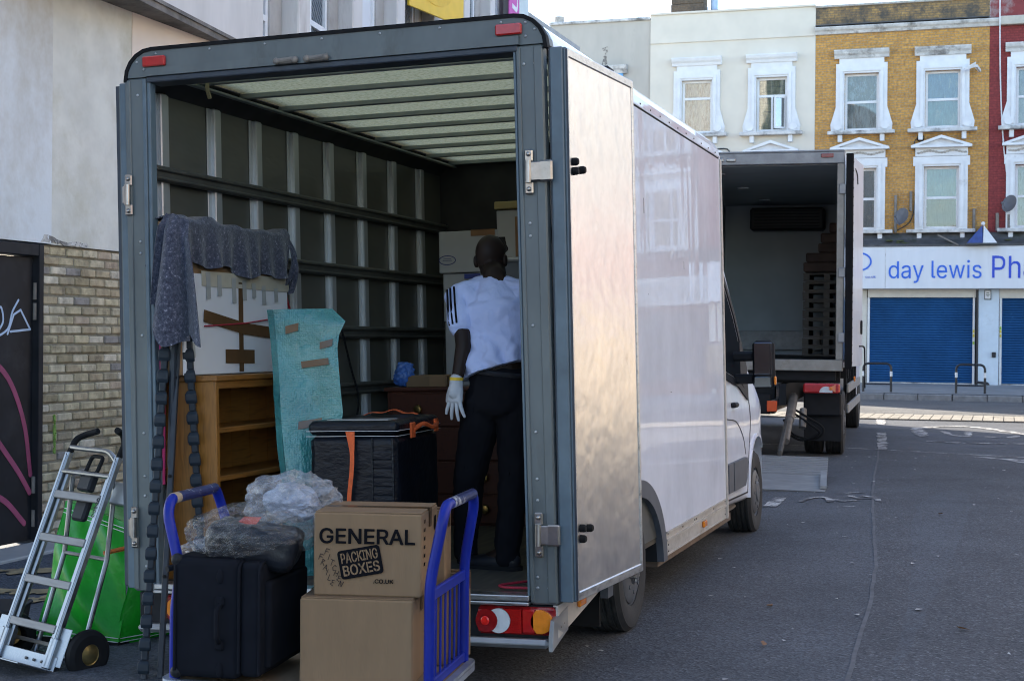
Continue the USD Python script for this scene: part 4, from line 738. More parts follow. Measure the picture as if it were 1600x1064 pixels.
# chassis
V.part('chassis_rail', [bx(s*.55-.05, s*.55+.05, .1, 7.0, .25, .40) for s in (-1, 1)]+[bx(-.9, .9, y, y+.08, .28, .39) for y in (.9, 2.5, 3.4, 4.3)], black_plastic)
V.part('underframe', bx(.96, 1.09, 2.3, 4.9, .24, .296), mat('rusty_underframe', (.16, .11, .08), .8, var=.3)); V.part('rear_axle', cyl((-1.0, 1.52, .35), (1.0, 1.52, .35), .05, 10), black_plastic)
def wheel(T, x, y, R, w, cap_r, s=1, z=None, rot=0):
    """x is the outer face; s=+1 faces +x."""
    z = R-.005 if z is None else z; h = w/2
    P = [(R*.60, -h*.9), (R*.78, -h*1.02), (R*.93, -h*.97), (R*.985, -h*.78)]
    for q in np.linspace(-.7, .7, 5): P += [(R, h*(q-.11)), (R, h*(q+.09)), (R*.975, h*(q+.095)), (R*.975, h*(q+.19))] if q < .6 else [(R, h*(q-.11)), (R, h*(q+.06))]
    P += [(R*.985, h*.78), (R*.93, h*.97), (R*.78, h*1.02), (R*.60, h*.9), (R*.60, -h*.9)]
    g = lathe([(r, a) for r, a in P], 'x', 48); g = xf(Tm(x-s*h, y, z), g)
    t = T.part('wheel', g, tyre_mat, label=None)
    rim = lathe([(R*.62, -h*.8), (R*.63, h*.8), (R*.58, h*.86), (R*.54, h*.55), (R*.30, h*.5), (.0, h*.5)], 'x', 36)
    if s < 0: rim = xf(Rm(math.pi, [0, 0, 1]), rim)
    T.part('rim', xf(Tm(x-s*h, y, z), rim), hub_mat, t)
    c = lathe([(cap_r, h*.62), (cap_r*.97, h*.86), (cap_r*.80, h*1.0), (cap_r*.45, h*1.02), (cap_r*.40, h*1.12), (0, h*1.14)], 'x', 36); c = [c]
    for k in range(8): a = k*math.pi/4; c.append(cyl((h*.9, cap_r*.66*math.cos(a), cap_r*.66*math.sin(a)), (h*1.06, cap_r*.66*math.cos(a), cap_r*.66*math.sin(a)), cap_r*.07, 8))
    c = cat_(c); c = xf(Rm(math.pi, [0, 0, 1]), c) if s < 0 else c
    T.part('hub_cap', xf(Tm(x-s*h, y, z), c), hub_mat, t)
wheel(V, 1.125, 1.52, .352, .225, .20, 1); wheel(V, -1.10, 1.52, .352, .225, .20, -1); wheel(V, 1.095, 6.20, .352, .225, .19, 1, z=.335); wheel(V, -1.08, 6.20, .352, .225, .19, -1)
# cab
cp = Polygon([(4.58, .34), (5.74, .30), (7.0, .30), (7.2, .45), (7.22, .80), (7.0, 1.02), (6.48, 1.19), (6.02, 1.42), (5.56, 1.98), (5.22, 2.36), (4.95, 2.45), (4.58, 2.46)])
tap = lambda g: (lambda q: (setattr(q, 'vertices', np.column_stack([q.vertices[:, 0]*(1-.09*np.clip((q.vertices[:, 2]-1.05)/1.3, 0, 1.2)-.16*np.clip((q.vertices[:, 1]-6.25), 0, 2)**2), q.vertices[:, 1:]])), q)[1])(tm(g).copy())
core = prism(cp.buffer(-.08), -1.02, 1.02, 'x'); mc = m3.Manifold(m3.Mesh(np.asarray(core.vertices, np.float32), np.asarray(core.faces, np.uint32)))
try:
    mc = mc.minkowski_sum(m3.Manifold.sphere(.08, 20))
except Exception:
    core = cat_([prism(cp, -1.06, 1.06, 'x')]); core.merge_vertices(); mc = m3.Manifold(m3.Mesh(np.asarray(core.vertices, np.float32), np.asarray(core.faces, np.uint32)))
for s in (-1, 1):
    mc = mc-m3.Manifold.cylinder(.5, .455, .455, 48).rotate([0, 90, 0]).translate([.8 if s > 0 else -1.3, 6.20, .36])
cab = V.part('cab', tap(mc.refine_to_length(.12)), cab_white, smooth=40)
side = lambda poly, a, b: tap(prism(poly.segmentize(.08), a, b, 'x'))
V.part('cab_window', side(Polygon([(4.70, 1.42), (4.70, 2.12), (5.08, 2.12), (5.44, 1.80), (5.74, 1.40), (5.78, 1.22), (5.4, 1.32)]), 1.08, 1.108), mat('tinted_cab_glass', (.008, .010, .013), .3, var=.05, spec=.02, extra={'ior': 1.08}), cab)
V.part('window_surround', side(unary_union([LineString([(4.66, 1.38), (5.4, 1.28), (5.78, 1.16), (5.84, 1.40), (5.50, 1.84), (5.12, 2.17), (4.66, 2.17)]).buffer(.028), Polygon([(5.5, 1.30), (5.80, 1.16), (5.84, 1.40), (5.62, 1.62)])]), 1.08, 1.113), black_plastic, cab)
V.part('windscreen', prism(Polygon([(5.60, 1.98), (6.03, 1.45), (6.06, 1.47), (5.63, 2.01)]), -.9, .9, 'x'), glass_blue, cab)
V.part('door_gap', side(unary_union([LineString([(5.84, 1.2), (5.9, .95), (5.74, .6), (5.68, .38)]).buffer(.006), LineString([(4.7, .40), (5.68, .38)]).buffer(.006), LineString(spline([(4.8, 1.02), (5.2, .98), (5.5, .85), (5.62, .70)])).buffer(.004)]), 1.07, 1.1035), black_plastic, cab)
V.part('fender_lip', side(Point(6.20, .36).buffer(.475).difference(Point(6.20, .36).buffer(.448)).intersection(sbox(5.6, .33, 6.5, 1)), 1.06, 1.115), cab_white, cab)
V.part('door_handle', bx(1.085, 1.135, 5.0, 5.16, 1.10, 1.14, .012), black_plastic, cab)
V.part('rub_strip', [side(Polygon([(4.68, .46), (4.68, .68), (4.88, .68), (4.88, .46)]), 1.08, 1.128), side(Polygon([(4.895, .46), (4.895, .68), (5.52, .68), (5.55, .64), (5.49, .51), (5.42, .46)]), 1.08, 1.132)], grey_plastic, cab)
V.part('sill_step', bx(.9, 1.0, 5.0, 5.7, .24, .29, .02), rust_grey, cab)
mi = V.part('door_mirror', hull(np.vstack([bx(1.235, 1.41, 5.20, 5.28, 1.245, 1.625, .03).vertices, bx(1.235, 1.395, 5.31, 5.36, 1.30, 1.58, .03).vertices])), black_plastic, cab)
# (sub-parts of the mirror stay on the third level, beside it)
MR = Rm(math.radians(9), [0, 0, 1], (1.325, 5.2, 0))@Rm(math.radians(0), [1, 0, 0], (0, 5.198, 1.48))
V.part('mirror_glass', xf(MR, bx(1.252, 1.393, 5.192, 5.198, 1.355, 1.605, .003)), mat('mirror_silver', (.30, .35, .41), .03, metal=1.0, var=.02), cab); V.part('mirror_glass', xf(MR, bx(1.252, 1.385, 5.192, 5.198, 1.255, 1.335, .003)), mat('mirror_silver_wide', (.30, .36, .43), .05, metal=1.0, var=.02), cab)
V.part('mirror_arm', bx(1.02, 1.24, 5.27, 5.35, 1.46, 1.54, .02), black_plastic, cab); V.part('mirror_arm', bx(1.02, 1.24, 5.27, 5.35, 1.28, 1.36, .02), black_plastic, cab); V.part('mirror_indicator', bx(1.405, 1.425, 5.194, 5.23, 1.27, 1.34, .008), amber_lens, cab)
# rear doors, swung right back
def rear_door(s, a, m_skin):
    d = np.array([s*math.sin(a), math.cos(a), 0]); n = np.array([s*math.cos(a), -math.sin(a), 0])
    B = np.eye(4); B[:3, 0], B[:3, 1], B[:3, 2], B[:3, 3] = n, d, (0, 0, 1), (1.155 if s > 0 else -1.132, .0, 0)
    W, z0, z1 = 1.05, .405, 3.0
    q = lambda *g: [xf(B, i) for i in g]
    def Q(*g):
        g = cat_(q(*g))
        if s < 0: g.fix_normals()
        return g
    D = V.part('rear_door', Q(bx(.012, .052, .012, W-.01, z0+.012, z1-.012)), frame_grey)
    V.part('door_skin', Q(bx(.0525, .056, .05, W-.03, z0+.035, z1-.035)), m_skin, D)
    V.part('door_frame', Q(bx(.01, .062, .035, .056, z0, z1, .004), bx(.01, .062, W-.028, W, z0, z1, .004), bx(.01, .063, .056, W-.028, z0, z0+.042, .004), bx(.01, .063, .056, W-.028, z1-.042, z1, .004)), alu, D)
    V.part('door_seal', Q(bx(-.012, .05 if s > 0 else .04, -.004, .012, z0-.0, z1, .004), bx(.022, .066 if s > 0 else .045, .012, .034, z0, z1, .008)), seal_blue, D); V.part('seal_groove', Q(bx(-.018, .0, .0, .03, z0, z1), bx(.03, .07, .0135, .017, z0+.01, z1-.01)), frame_dark, D)
    if s > 0:
        for y, z in ((.10, 2.47), (.10, 2.425), (.20, 2.44), (.10, .74), (.10, .69), (.20, .73)): V.part('buffer', Q(lathe([(0, .03), (.014, .028), (.019, .018), (.019, 0)], 'x', 14, (.056, y, z))), black_rubber, D)
        V.part('door_bolt', Q(bx(.01, .05, W-.10, W-.02, z0-.03, z0-.004, .006), cyl((.03, W-.04, z0-.05), (.03, W-.04, z0+.02), .01, 8)), steel_bright, D)
    for z in (2.42, .72):
        x0 = 1.075*s
        if s > 0: ht = V.part('hinge', Q(bx(-.06, .006, -.05, -.022, z-.05, z+.05, .008)), steel_bright, D)
rear_door(1, math.radians(4.35), door_skin); rear_door(-1, math.radians(1.2), door_skin)
for s, P in ((1, pr), (-1, pl)):
    for z in (2.42, .72):
        x = 1.052-.0075*(z-.6) if s > 0 else -1.112
        V.part('hinge_post', [cyl((x, -.04, z-.052), (x, -.04, z+.052), .017, 14), bx(x-.022, x+.02, -.034, -.018, z+.045, z+.105, .006), bx(x-.022, x+.02, -.034, -.018, z-.105, z-.045, .006), sphere((x, -.036, z+.082), .012, 1), sphere((x, -.036, z-.082), .012, 1), bx(min(x, x+s*(.075 if s > 0 else .03)), max(x, x+s*(.075 if s > 0 else .03)), -.046, -.034, z-.045, z+.045, .005)], steel_bright, P)

# ================================================================== the lorry ahead
TF = Tm(-.28, 14.45, 0)@Rm(math.radians(3.0), [0, 0, 1])
L = Thing('delivery_lorry', 'white box lorry with its rear open and tail lift lowered', 'lorry', (0, 0, 0), m=TF)
lw = mat('lorry_white', (.74, .76, .80), .3, var=.06, scale=3, coat=.3); lf_ = mat('lorry_frame_steel', (.30, .28, .25), .5, metal=.5, var=.2, scale=6, col2=(.2, .16, .13), thr=(.55, .7)); li = mat('lorry_lining', (.42, .46, .48), .65, var=.1, scale=1.5)
lift_dark = mat('greasy_lift_steel', (.09, .085, .08), .55, metal=.5, var=.3, scale=8)
lz = mat('lorry_zinc', (.33, .33, .33), .55, metal=.6, var=.2, scale=6)
L.part('header', [bx(-1.25, 1.25, 0, .12, 4.11, 4.27, .01), bx(-1.25, 1.25, .0, .3, 4.272, 4.30, .01)], lz); L.part('marker_lamp', bx(.93, 1.10, -.02, -.001, 4.19, 4.245, .006), dark_red_lens)
L.part('latch', [bx(-.55, -.42, -.03, -.001, 4.16, 4.2, .006), bx(-.38, -.25, -.03, -.001, 4.16, 4.2, .006)], steel_bright)
for s in (-1, 1): L.part('rear_post', bx(min(s*1.15, s*1.25), max(s*1.15, s*1.25), 0, .1, 1.395, 4.108, .008), lf_)
L.part('sill', bx(-1.25, 1.25, -.02, .12, 1.235, 1.392, .008), lf_)
for z in (3.75, 1.7, 2.6): L.part('hinge', bx(1.18, 1.275, -.03, -.002, z-.07, z+.07, .01), lz)
L.part('side_wall', bx(1.20, 1.25, .101, 6.9, 1.394, 4.27), lw); L.part('side_wall', bx(-1.25, -1.20, .101, 6.9, 1.394, 4.27), lw)
for s in (-1, 1): L.part('lining', bx(min(s*1.199, s*1.19), max(s*1.199, s*1.19), .101, 6.5, 1.394, 4.1), li)
L.part('front_wall', bx(-1.2, 1.2, 6.5, 6.9, 1.394, 4.27), li); L.part('ceiling', bx(-1.199, 1.199, .121, 6.5, 4.1, 4.26), li)
L.part('load_floor', bx(-1.2, 1.2, .121, 6.5, 1.34, 1.388), black_plastic)
L.part('kick_plate', bx(-1.15, .55, 6.43, 6.499, 1.47, 1.82, .01), lz); ev = L.part('cooling_unit', bx(-.70, .62, 6.1, 6.499, 3.62, 4.03, .04), mat('cooling_unit_black', (.02, .021, .024), .5))
for i in range(6): L.part('louvre', bx(-.62, .54, 6.08, 6.1, 3.68+.055*i, 3.70+.055*i), black_plastic, ev)
for i, y in enumerate((.9, 3.0, 5.2)): L.part('ceiling_lamp', lathe([(0, -.0), (.10, -.01), (.10, -.03), (0, -.04)], 'z', 20, (-.60+.12*i, y, 4.099)), white_lens)
# right rear door folded along the side
dd = np.array([math.sin(math.radians(5)), math.cos(math.radians(5)), 0]); B = np.eye(4); B[:3, 0], B[:3, 1], B[:3, 2], B[:3, 3] = (dd[1], -dd[0], 0), dd, (0, 0, 1), (1.275, -.02, 0)
D = L.part('rear_door', xf(B, bx(.03, .09, .03, 1.18, 1.30, 4.20, .006)), lw); L.part('door_edge_seal', xf(B, cat_([bx(0, .10, -.02, .03, 1.27, 4.24, .008)]+[bx(.101, .106, -.01, .0, z, z+.015) for z in np.arange(1.35, 4.2, .12)])), black_rubber, D)
L.part('door_lower_panel', xf(B, cat_([bx(.0905, .094, .06, 1.15, 1.33+.035*i, 1.36+.035*i) for i in range(22)])), lw, D); L.part('door_latch', xf(B, cat_([bx(.094, .12, .92, 1.0, 1.75, 1.95, .01), tube(rounded([(.10, .8, 1.58), (.16, .9, 1.58), (.16, .98, 1.2), (.16, .98, .98)], .05), .012, 6)])), black_plastic, D)
L.part('cable_scrap', xf(B, tube(spline([(.093, .25, 4.05), (.10, .4, 3.98), (.095, .5, 3.86)]), .008, 5)), black_rubber, D)
L.part('tail_lamp', bx(.72, 1.22, -.06, .02, .93, 1.065, .02), red_lens); tl = _used and L.part('tail_lamp', bx(-1.22, -.72, -.06, .02, .93, 1.065, .02), red_lens)
L.part('reverse_lens', prism(Point(1.03, .935).buffer(.09).intersection(sbox(.9, .94, 1.2, 1.06)), -.07, -.058, 'y'), white_lens); L.part('indicator_lens', prism(unary_union([Polygon([(1.06, 1.0), (1.16, 1.055), (1.16, .945)]), Point(1.10, .995).buffer(.03)]), -.075, -.058, 'y'), mat('pink_amber_lens', (.75, .25, .12), .2, coat=.5))
L.part('bulb_window', sphere((1.10, -.075, 1.0), .018, 1, (1, .4, 1)), amber_lens)
for s in (-1, 1):
    L.part('mud_flap', [bx(min(s*.70, s*1.22), max(s*.70, s*1.22), .42, .44, .24, .62), bx(min(s*.70, s*1.22), max(s*.70, s*1.22), .30, .43, .60, .92, .02)], black_plastic)
    wheel(L, s*1.22, 1.35, .47, .26, .2, s); wheel(L, s*.92, 1.35, .47, .26, .2, s); wheel(L, s*1.18, 8.2, .47, .28, .22, s)
    for z in (.62, .93): L.part('side_guard', bar((s*1.22, 2.3, z), (s*1.22, 7.0, z), .04, .14, ch=.008), lz)
    [L.part('guard_post', bx(min(s*1.15, s*1.2), max(s*1.15, s*1.2), y, y+.05, .55, 1.22), black_plastic) for y in (2.4, 3.6, 4.8, 6.0)]
L.part('chassis', [bx(-.48, -.38, 0, 9, .75, 1.05), bx(.38, .48, 0, 9, .75, 1.05), bx(-1.2, 1.2, .3, .4, 1.06, 1.23), bx(-1.2, 1.2, 3, 3.1, 1.06, 1.23), bx(-1.15, 1.15, .12, .2, 1.1, 1.23), bx(-.35, .3, .25, .5, .62, 1.0)], black_plastic); L.part('underrun_bar', bx(-.3, .26, .02, .12, .62, .9, .01), black_plastic)
L.part('lift_bracket', bar((.30, .0, .74), (.52, .9, .82), .05, .15), lf_); L.part('end_reflector', bx(.22, .36, -.03, .0, .66, .81, .006), mat('orange_reflector', (.75, .10, .02), .35)); L.part('side_marker', bx(1.28, 1.31, 2.9, 3.0, 1.02, 1.10, .01), amber_lens)
L.part('fuel_tank', bx(.55, 1.1, 2.6, 3.9, .5, .95, .08), lz); L.part('cab', bx(-1.15, 1.15, 7.2, 9.0, .5, 3.1, .15), lw)
[L.part('lift_arm', bar((x, .1, .66), (x+.1, -2.55, .26), .05, .10, ch=.01), lift_dark) for x in (.52, .10)]; L.part('lift_ram', [cyl((.56, .3, .85), (.6, -1.4, .34), .045, 12), cyl((.56, .3, .85), (.58, -.6, .58), .065, 12), cyl((.72, .0, .70), (.72, -.15, .45), .05, 10)], rust_grey)
L.part('hose', [tube(spline([(.5, .0, .75), (.75, -.12, .62), (1.0, -.1, .45), (.9, -.08, .3), (.6, -.1, .35), (.45, .0, .55)], 6), .016, 6), tube(spline([(.5, .0, .7), (.8, -.16, .52), (.95, -.12, .38), (.7, -.1, .28), (.45, -.05, .4)], 6), .016, 6)], black_rubber)
# the platform lies on the road behind it: ribbed upper plate, smooth lower plate
pm = mat('worn_platform', (.27, .27, .27), .55, metal=.4, var=.22, scale=5, col2=(.24, .24, .25), thr=(.5, .7), stretch=(1, 3, 1))
iTF = np.linalg.inv(TF); tl_ = lambda p: (iTF@np.append(p, 1))[:3]
A, Bq, C0, D0 = np.array([1.27, 9.75, .035]), np.array([1.18, 10.72, .125]), np.array([1.06, 11.95, .235]), np.array([-2.3, .12, 0])
def plate(p, q, th): return hull([tl_(p), tl_(q), tl_(p+D0), tl_(q+D0), tl_(p-[0, 0, th]), tl_(q-[0, 0, th]), tl_(p+D0-[0, 0, th]), tl_(q+D0-[0, 0, th])])
L.part('lift_platform', [plate(Bq+[0, .012, .004], C0, .05)]+[plate(Bq+(C0-Bq)*t+[0, 0, .006], Bq+(C0-Bq)*(t+.05)+[0, 0, .006], .01) for t in np.arange(.04, .95, .10)], pm, label='ribbed upper plate of the tail lift'); L.part('lift_platform', [plate(A, Bq, .035), plate(A+[0, 0, .004], A+(Bq-A)*.06+[0, 0, .006], .03)], pm, label='smooth lower plate of the tail lift')
L.part('platform_edge', hull([tl_(A+d) for d in ([0, .15, .02], [0, .15, .05], [-.07, .15, .05], [-.07, .15, .02])]+[tl_(Bq+d) for d in ([0, 0, .01], [0, 0, .05], [-.07, 0, .05], [-.07, 0, .01])]), lz)
# pallets and crates left inside the lorry
G = Thing('pallet_stack', 'tall stack of wooden pallets and crates inside the lorry at the right', 'pallets', (0, 0, 0), m=TF)
pw = wood('pallet_wood', (.12, .10, .085), (.19, .16, .13), .8, (2, 10, 10)); br = mat('brown_crate', (.10, .06, .045), .75, var=.25)
for k in range(9):
    z = 1.39+.155*k; o = rng.uniform(-.006, .006)
    p = G.part('pallet', [bx(.38+o, 1.17+o, y, y+.1, z+.125, z+.148) for y in np.arange(4.4, 5.5, .16)]+[bx(.38+o+x, .48+o+x, 4.4, 5.5, z+.035, z+.124) for x in (0, .34, .68)]+[bx(.38+o, 1.17+o, y, y+.09, z+.004, z+.03) for y in (4.4, 4.9, 5.4)], pw)
for x0, x1, z0, z1 in ((.38, 1.17, 2.80, 2.96), (.42, 1.17, 2.965, 3.12), (.62, 1.17, 3.125, 3.28), (.66, 1.17, 3.285, 3.45), (.80, 1.17, 3.455, 3.62)): G.part('crate', bx(x0, x1, 4.45, 5.4, z0, z1, .02), br)

# ================================================================== load inside the van (van coordinates; floor at z = .433)
FZ = .433
cardboard = mat('cardboard', (.220, .140, .077), .85, var=.10, scale=3, bump=.0009, bscale=60, col2=(.185, .116, .063), thr=(.52, .72), stretch=(2.5, 2.5, .4))
card_dark = mat('cardboard_shadowed_grade', (.26, .16, .085), .85, var=.12, scale=4)
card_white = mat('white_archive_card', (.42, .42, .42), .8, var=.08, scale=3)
brown_tape = mat('brown_tape', (.10, .055, .025), .22, var=.15, scale=9, bump=.001, bscale=25)
clear_tape = mat('milky_tape', (.36, .37, .36), .3, var=.1)
pine = wood('varnished_pine', (.11, .045, .009), (.25, .105, .022), .42)
pine_end = wood('varnished_pine_upright', (.11, .043, .008), (.27, .115, .022), .40, (10, 10, 1.0))
cherry = wood('dark_red_wood', (.045, .014, .009), (.075, .024, .014), .35)
brass = mat('brass', (.45, .33, .12), .25, metal=1.0, var=.2, scale=30)
felt = usdkit.material(stage, '/World/Looks/flecked_felt', {
    'tc': ('texture_coordinate', {}), 'n': ('noise_texture', {'scale': 55.0, 'detail': 6.0, 'roughness': .8}), 'r': ('rgb_ramp', {'ramp': [(.34, (.020, .024, .040)), (.51, (.058, .064, .092)), (.60, (.105, .108, .145)), (.67, (.40, .39, .45))]}),
    'n2': ('noise_texture', {'scale': 120.0, 'detail': 3.0}), 'b': ('bump', {'strength': .8, 'distance': .004}), 'p': ('principled_bsdf', {'roughness': 1.0, 'specular_ior_level': .1, 'sheen_weight': .3})},
    [('tc.object', 'n.vector'), ('n.fac', 'r.fac'), ('r.color', 'p.base_color'), ('tc.object', 'n2.vector'), ('n2.fac', 'b.height'), ('b.normal', 'p.normal')], surface='p.BSDF')
white_board = mat('white_foam_board', (.66, .68, .72), .55, var=.04, scale=2)
bubble = usdkit.material(stage, '/World/Looks/teal_bubble_wrap', {
    'tc': ('texture_coordinate', {}), 'v': ('voronoi_texture', {'scale': 88.0, 'randomness': .45}), 'b': ('bump', {'strength': .7, 'distance': .005, 'invert': True}), 'n': ('noise_texture', {'scale': 3.0, 'detail': 5.0}),
    'r': ('rgb_ramp', {'ramp': [(.3, (.03, .155, .15)), (.55, (.062, .24, .225)), (.75, (.16, .38, .355))]}), 'n2': ('noise_texture', {'scale': 7.0, 'detail': 3.0}), 'b2': ('bump', {'strength': .9, 'distance': .05}), 'p': ('principled_bsdf', {'roughness': .22, 'specular_ior_level': .7, 'coat_weight': .4})},
    [('tc.object', 'v.vector'), ('v.distance', 'b.height'), ('tc.object', 'n2.vector'), ('n2.fac', 'b2.height'), ('b2.normal', 'b.normal'), ('tc.object', 'n.vector'), ('n.fac', 'r.fac'), ('r.color', 'p.base_color'), ('b.normal', 'p.normal')], surface='p.BSDF')
pvc_black = mat('black_padded_pvc', (.005, .006, .009), .28, spec=.28, var=.3, scale=8, bump=.006, bscale=18, stretch=(1, 1, 2.2))
orange_web = mat('orange_webbing', (.62, .10, .02), .7, var=.2, scale=30, bump=.001, bscale=200)
white_thread = mat('white_stitching', (.6, .6, .6), .8)
red_cord = mat('red_cord', (.35, .012, .035), .6, var=.2, scale=40)
blue_bag_m = mat('thin_blue_plastic', (.06, .16, .50), .3, var=.4, scale=9, coat=.4)
slat_rubber = mat('slat_holder_rubber', (.020, .028, .038), .5, spec=.25, var=.2, scale=12); rail_steel = mat('dark_steel_rail', (.028, .036, .048), .45, metal=.4, var=.2)
pink_m = mat('pink_plastic', (.60, .06, .24), .5)
def vt(*a, **k): return Thing(*a, frame=VAN, **k)

# bookcase
T = vt('bookcase', 'varnished pine bookcase standing against the left wall inside the van', 'bookcase', (-.87, .8, FZ))
x0, x1, y0, y1, z1 = -1.02, -.72, .13, 1.50, 1.487
T.part('side_panel', bx(x0, x1, y0, y0+.032, FZ, z1-.03, .003), pine_end); T.part('side_panel', bx(x0, x1, y1-.032, y1, FZ, z1-.03, .003), pine_end)
T.part('top_board', bx(x0-.005, x1+.012, y0-.012, y1+.012, z1-.0295, z1, .004), pine)
for i in range(6): T.part('back_board', bx(x0, x0+.014, y0+.033+i*.217, y0+.033+i*.217+.213, FZ, z1-.031), pine)
for z in (1.215, .965, .70, .47): T.part('shelf', bx(x0+.015, x1-.006, y0+.033, y1-.033, z-.027, z, .003), pine)
T.part('apron', bx(x1-.02, x1-.004, y0+.033, y1-.033, z1-.07, z1-.031, .002), pine)
# tall flat box under the blanket: white board face, card top
T = vt('flat_package', 'white board package strapped with brown tape standing on the bookcase', 'package', (-.90, .6, 1.49))
T.part('card_box', bx(-.985, -.872, .03, 1.19, 1.490, 2.285, .004), card_dark)
T.part('white_face', bx(-.871, -.855, .06, 1.24, 1.491, 2.02, .003), white_board)
bandm = mat('cream_card_strip', (.44, .41, .33), .8, var=.12)
T.part('top_strip', displace(bx(-.8535, -.850, .24, 1.27, 1.955, 2.035).subdivide().subdivide().subdivide(), .004, 9), bandm)
PF = basis((-.8525, 0, 0), (0, 1, 0), (0, 0, 1))
def tape_on(T, pts, w, m, d=.0012, name='tape', B=None, off=0): T.part(name, xf(PF if B is None else B, xf(Tm(0, 0, off), prism(LineString(pts).buffer(w/2, cap_style=2), 0, d, 'z'))), m)
tape_on(T, [(.66, 1.50), (.665, 1.99)], .05, brown_tape); tape_on(T, [(.48, 1.585), (.81, 1.58)], .075, brown_tape, .0012, off=.0016); tape_on(T, [(.25, 1.80), (.7, 1.735), (1.22, 1.70)], .065, brown_tape, off=.0032)
for i, y in enumerate((.30, .42, .58, .70, .81, .93, 1.08)): tape_on(T, [(y, 2.03-.01*i), (y+.005, 1.89+.02*math.sin(i*2.1))], .045, clear_tape, .001, off=.004)
tape_on(T, [(.10, 1.62), (.16, 1.62)], .08, clear_tape, .001)
T.part('red_cord', tube([(-.846, .25, 1.745), (-.844, .7, 1.765), (-.846, 1.1, 1.80)], .004, 6), red_cord)
single('blanket', xf(VAN, (lambda: (lambda parts: cat_(parts))([
    grid(lambda u, v: (lambda y, s: ((-1.02+.02*math.sin(9*y), y, 2.05+.25*s/.25) if s < .25 else (-1.0+.155*(s-.25)/.15, y, 2.300+.015*math.sin(6*y)+.014*math.sin(21*y+1)*(s-.25)/.15-.01*abs(s-.325)/.075) if s < .40 else
        (-.835+.022*math.sin(17*y+3*s)*(s-.40)/.3+.018*math.sin(41*y)*(s-.4)/.3+.02*(s-.4), y+.04*(s-.4), 2.285-(s-.40)*(1.0+.03*math.sin(5*y)+.08*(y-.6)))))(-.02+1.24*u+.03*math.sin(4*v), .64*v*(1-.035*math.sin(7*u)-.03*math.sin(19*u))), 110, 60, .006),
    grid(lambda u, v: (lambda t, a: (-.90+.10*a*(1-t)+t**.8*(-.10+.30*a)+.022*math.sin(12*a+.8)*t**.7, -.02-.05*min(t*6, 1)-.02*t+.075*math.sin(9.5*a-.3+.8*t)*t**.55+.10*max(a-.85, 0), 2.315-.03*(1-min(t*6, 1))*0-(.46+.17*min(a*2.2, 1)-.03*math.sin(9*a))*t**1.05-.035*a*a+.010*math.sin(23*a)*t))(v, 1.1*u), 80, 60, .006),
    grid(lambda u, v: (-.86+.06*math.sin(3.1*v)+.03*math.sin(9*u)*v, 1.20+.06*u+.05*v*math.sin(4*u+1), 2.28-.34*v*(1-.2*u)), 30, 30, .006)]))()),
    felt, label='flecked grey felt removal blanket draped over the flat package', cat='blanket', smooth=True)
# teal bubble-wrapped panel
T = vt('wrapped_panel', 'teal bubble wrapped panel leaning in front of the bookcase', 'package', (-.4, .38, FZ))
def teal(u, v):   # u across, v up
    xl, xr = float(np.interp(v, [0, .35, 1], [-.40, -.435, -.555])), float(np.interp(v, [0, .37, .60, .85, .90, .95, 1], [-.30, -.262, -.180, -.218, -.212, -.180, -.262]))
    return (xl+(xr-xl)*u, .30+.16*v+.22*u*.5+.012*math.sin(9*v+4*u), FZ+v*1.395)
f = grid(teal, 30, 60, 0.0); g2 = grid(lambda u, v: np.add(teal(u, v), (-.055, .045, 0)), 30, 60, 0.0)
pts = np.vstack([f.vertices, g2.vertices]); 
T.part('wrapping', displace(cat_([grid(lambda u, v: teal(u, v), 40, 80, .0), grid(lambda u, v: np.array(teal(0, v))+np.array([-.05, .03, 0])*(1-u)+np.array([0, 0.0, 0])*u, 8, 80), grid(lambda u, v: np.array(teal(u, 1))+np.array([-.05, .03, .0])*(1-v)*(1-u*.5), 20, 6), grid(lambda u, v: np.array(teal(1-u, v))+np.array([-.05, .03, 0])*.99, 20, 60)]), .006, 7, 4), bubble, smooth=True)
def tape_teal(u0, u1, v0, v1):
    T.part('tape', grid(lambda a, b: np.array(teal(u0+(u1-u0)*a, v0+(v1-v0)*b+.012*a))+np.array([.002, -.010, 0]), 8, 4, .001), brown_tape)
tape_teal(.16, .36, .905, .935); tape_teal(.72, .92, .845, .872); tape_teal(.38, .85, .775, .80); tape_teal(.28, .66, .545, .575)
# padded black transport box with orange straps
T = vt('insulated_box', 'black padded transport box with orange webbing straps', 'box', (.105, .56, FZ), m=Tm(0, 0, 0)@Rm(math.radians(4), [0, 0, 1]))
X0, X1, Y0, Y1, Z1 = -.375, .095, -.30, .42, .812
T.part('body', displace(trimesh.remesh.subdivide_loop(bx(X0, X1, Y0, Y1, 0, Z1-.075, .03), 3) if False else tm(m3.Manifold.hull_points(np.asarray(bx(X0, X1, Y0, Y1, 0, Z1-.075, .03).vertices)).refine_to_length(.03)), .006, 9, 5), pvc_black, smooth=60)
ld = T.part('lid', displace(tm(m3.Manifold.hull_points(np.asarray(bx(X0-.008, X1+.008, Y0-.008, Y1+.008, Z1-.074, Z1, .022).vertices)).refine_to_length(.03)), .005, 9, 6), pvc_black, smooth=60)
for z in (Z1-.052, Z1-.078): T.part('stitching', [bx(X0-.01, X1+.012, Y0-.0135, Y0-.0105, z-.0012, z+.0012), bx(X1+.0105, X1+.0135, Y0-.01, Y1, z-.0012, z+.0012)], white_thread, ld)
T.part('seam_piping', [cyl((X1-.02, Y0-.006, .02), (X1-.02, Y0-.006, Z1-.09), .006, 8), cyl((X1-.13, Y0-.004, .02), (X1-.13, Y0-.004, Z1-.09), .005, 8)], pvc_black)
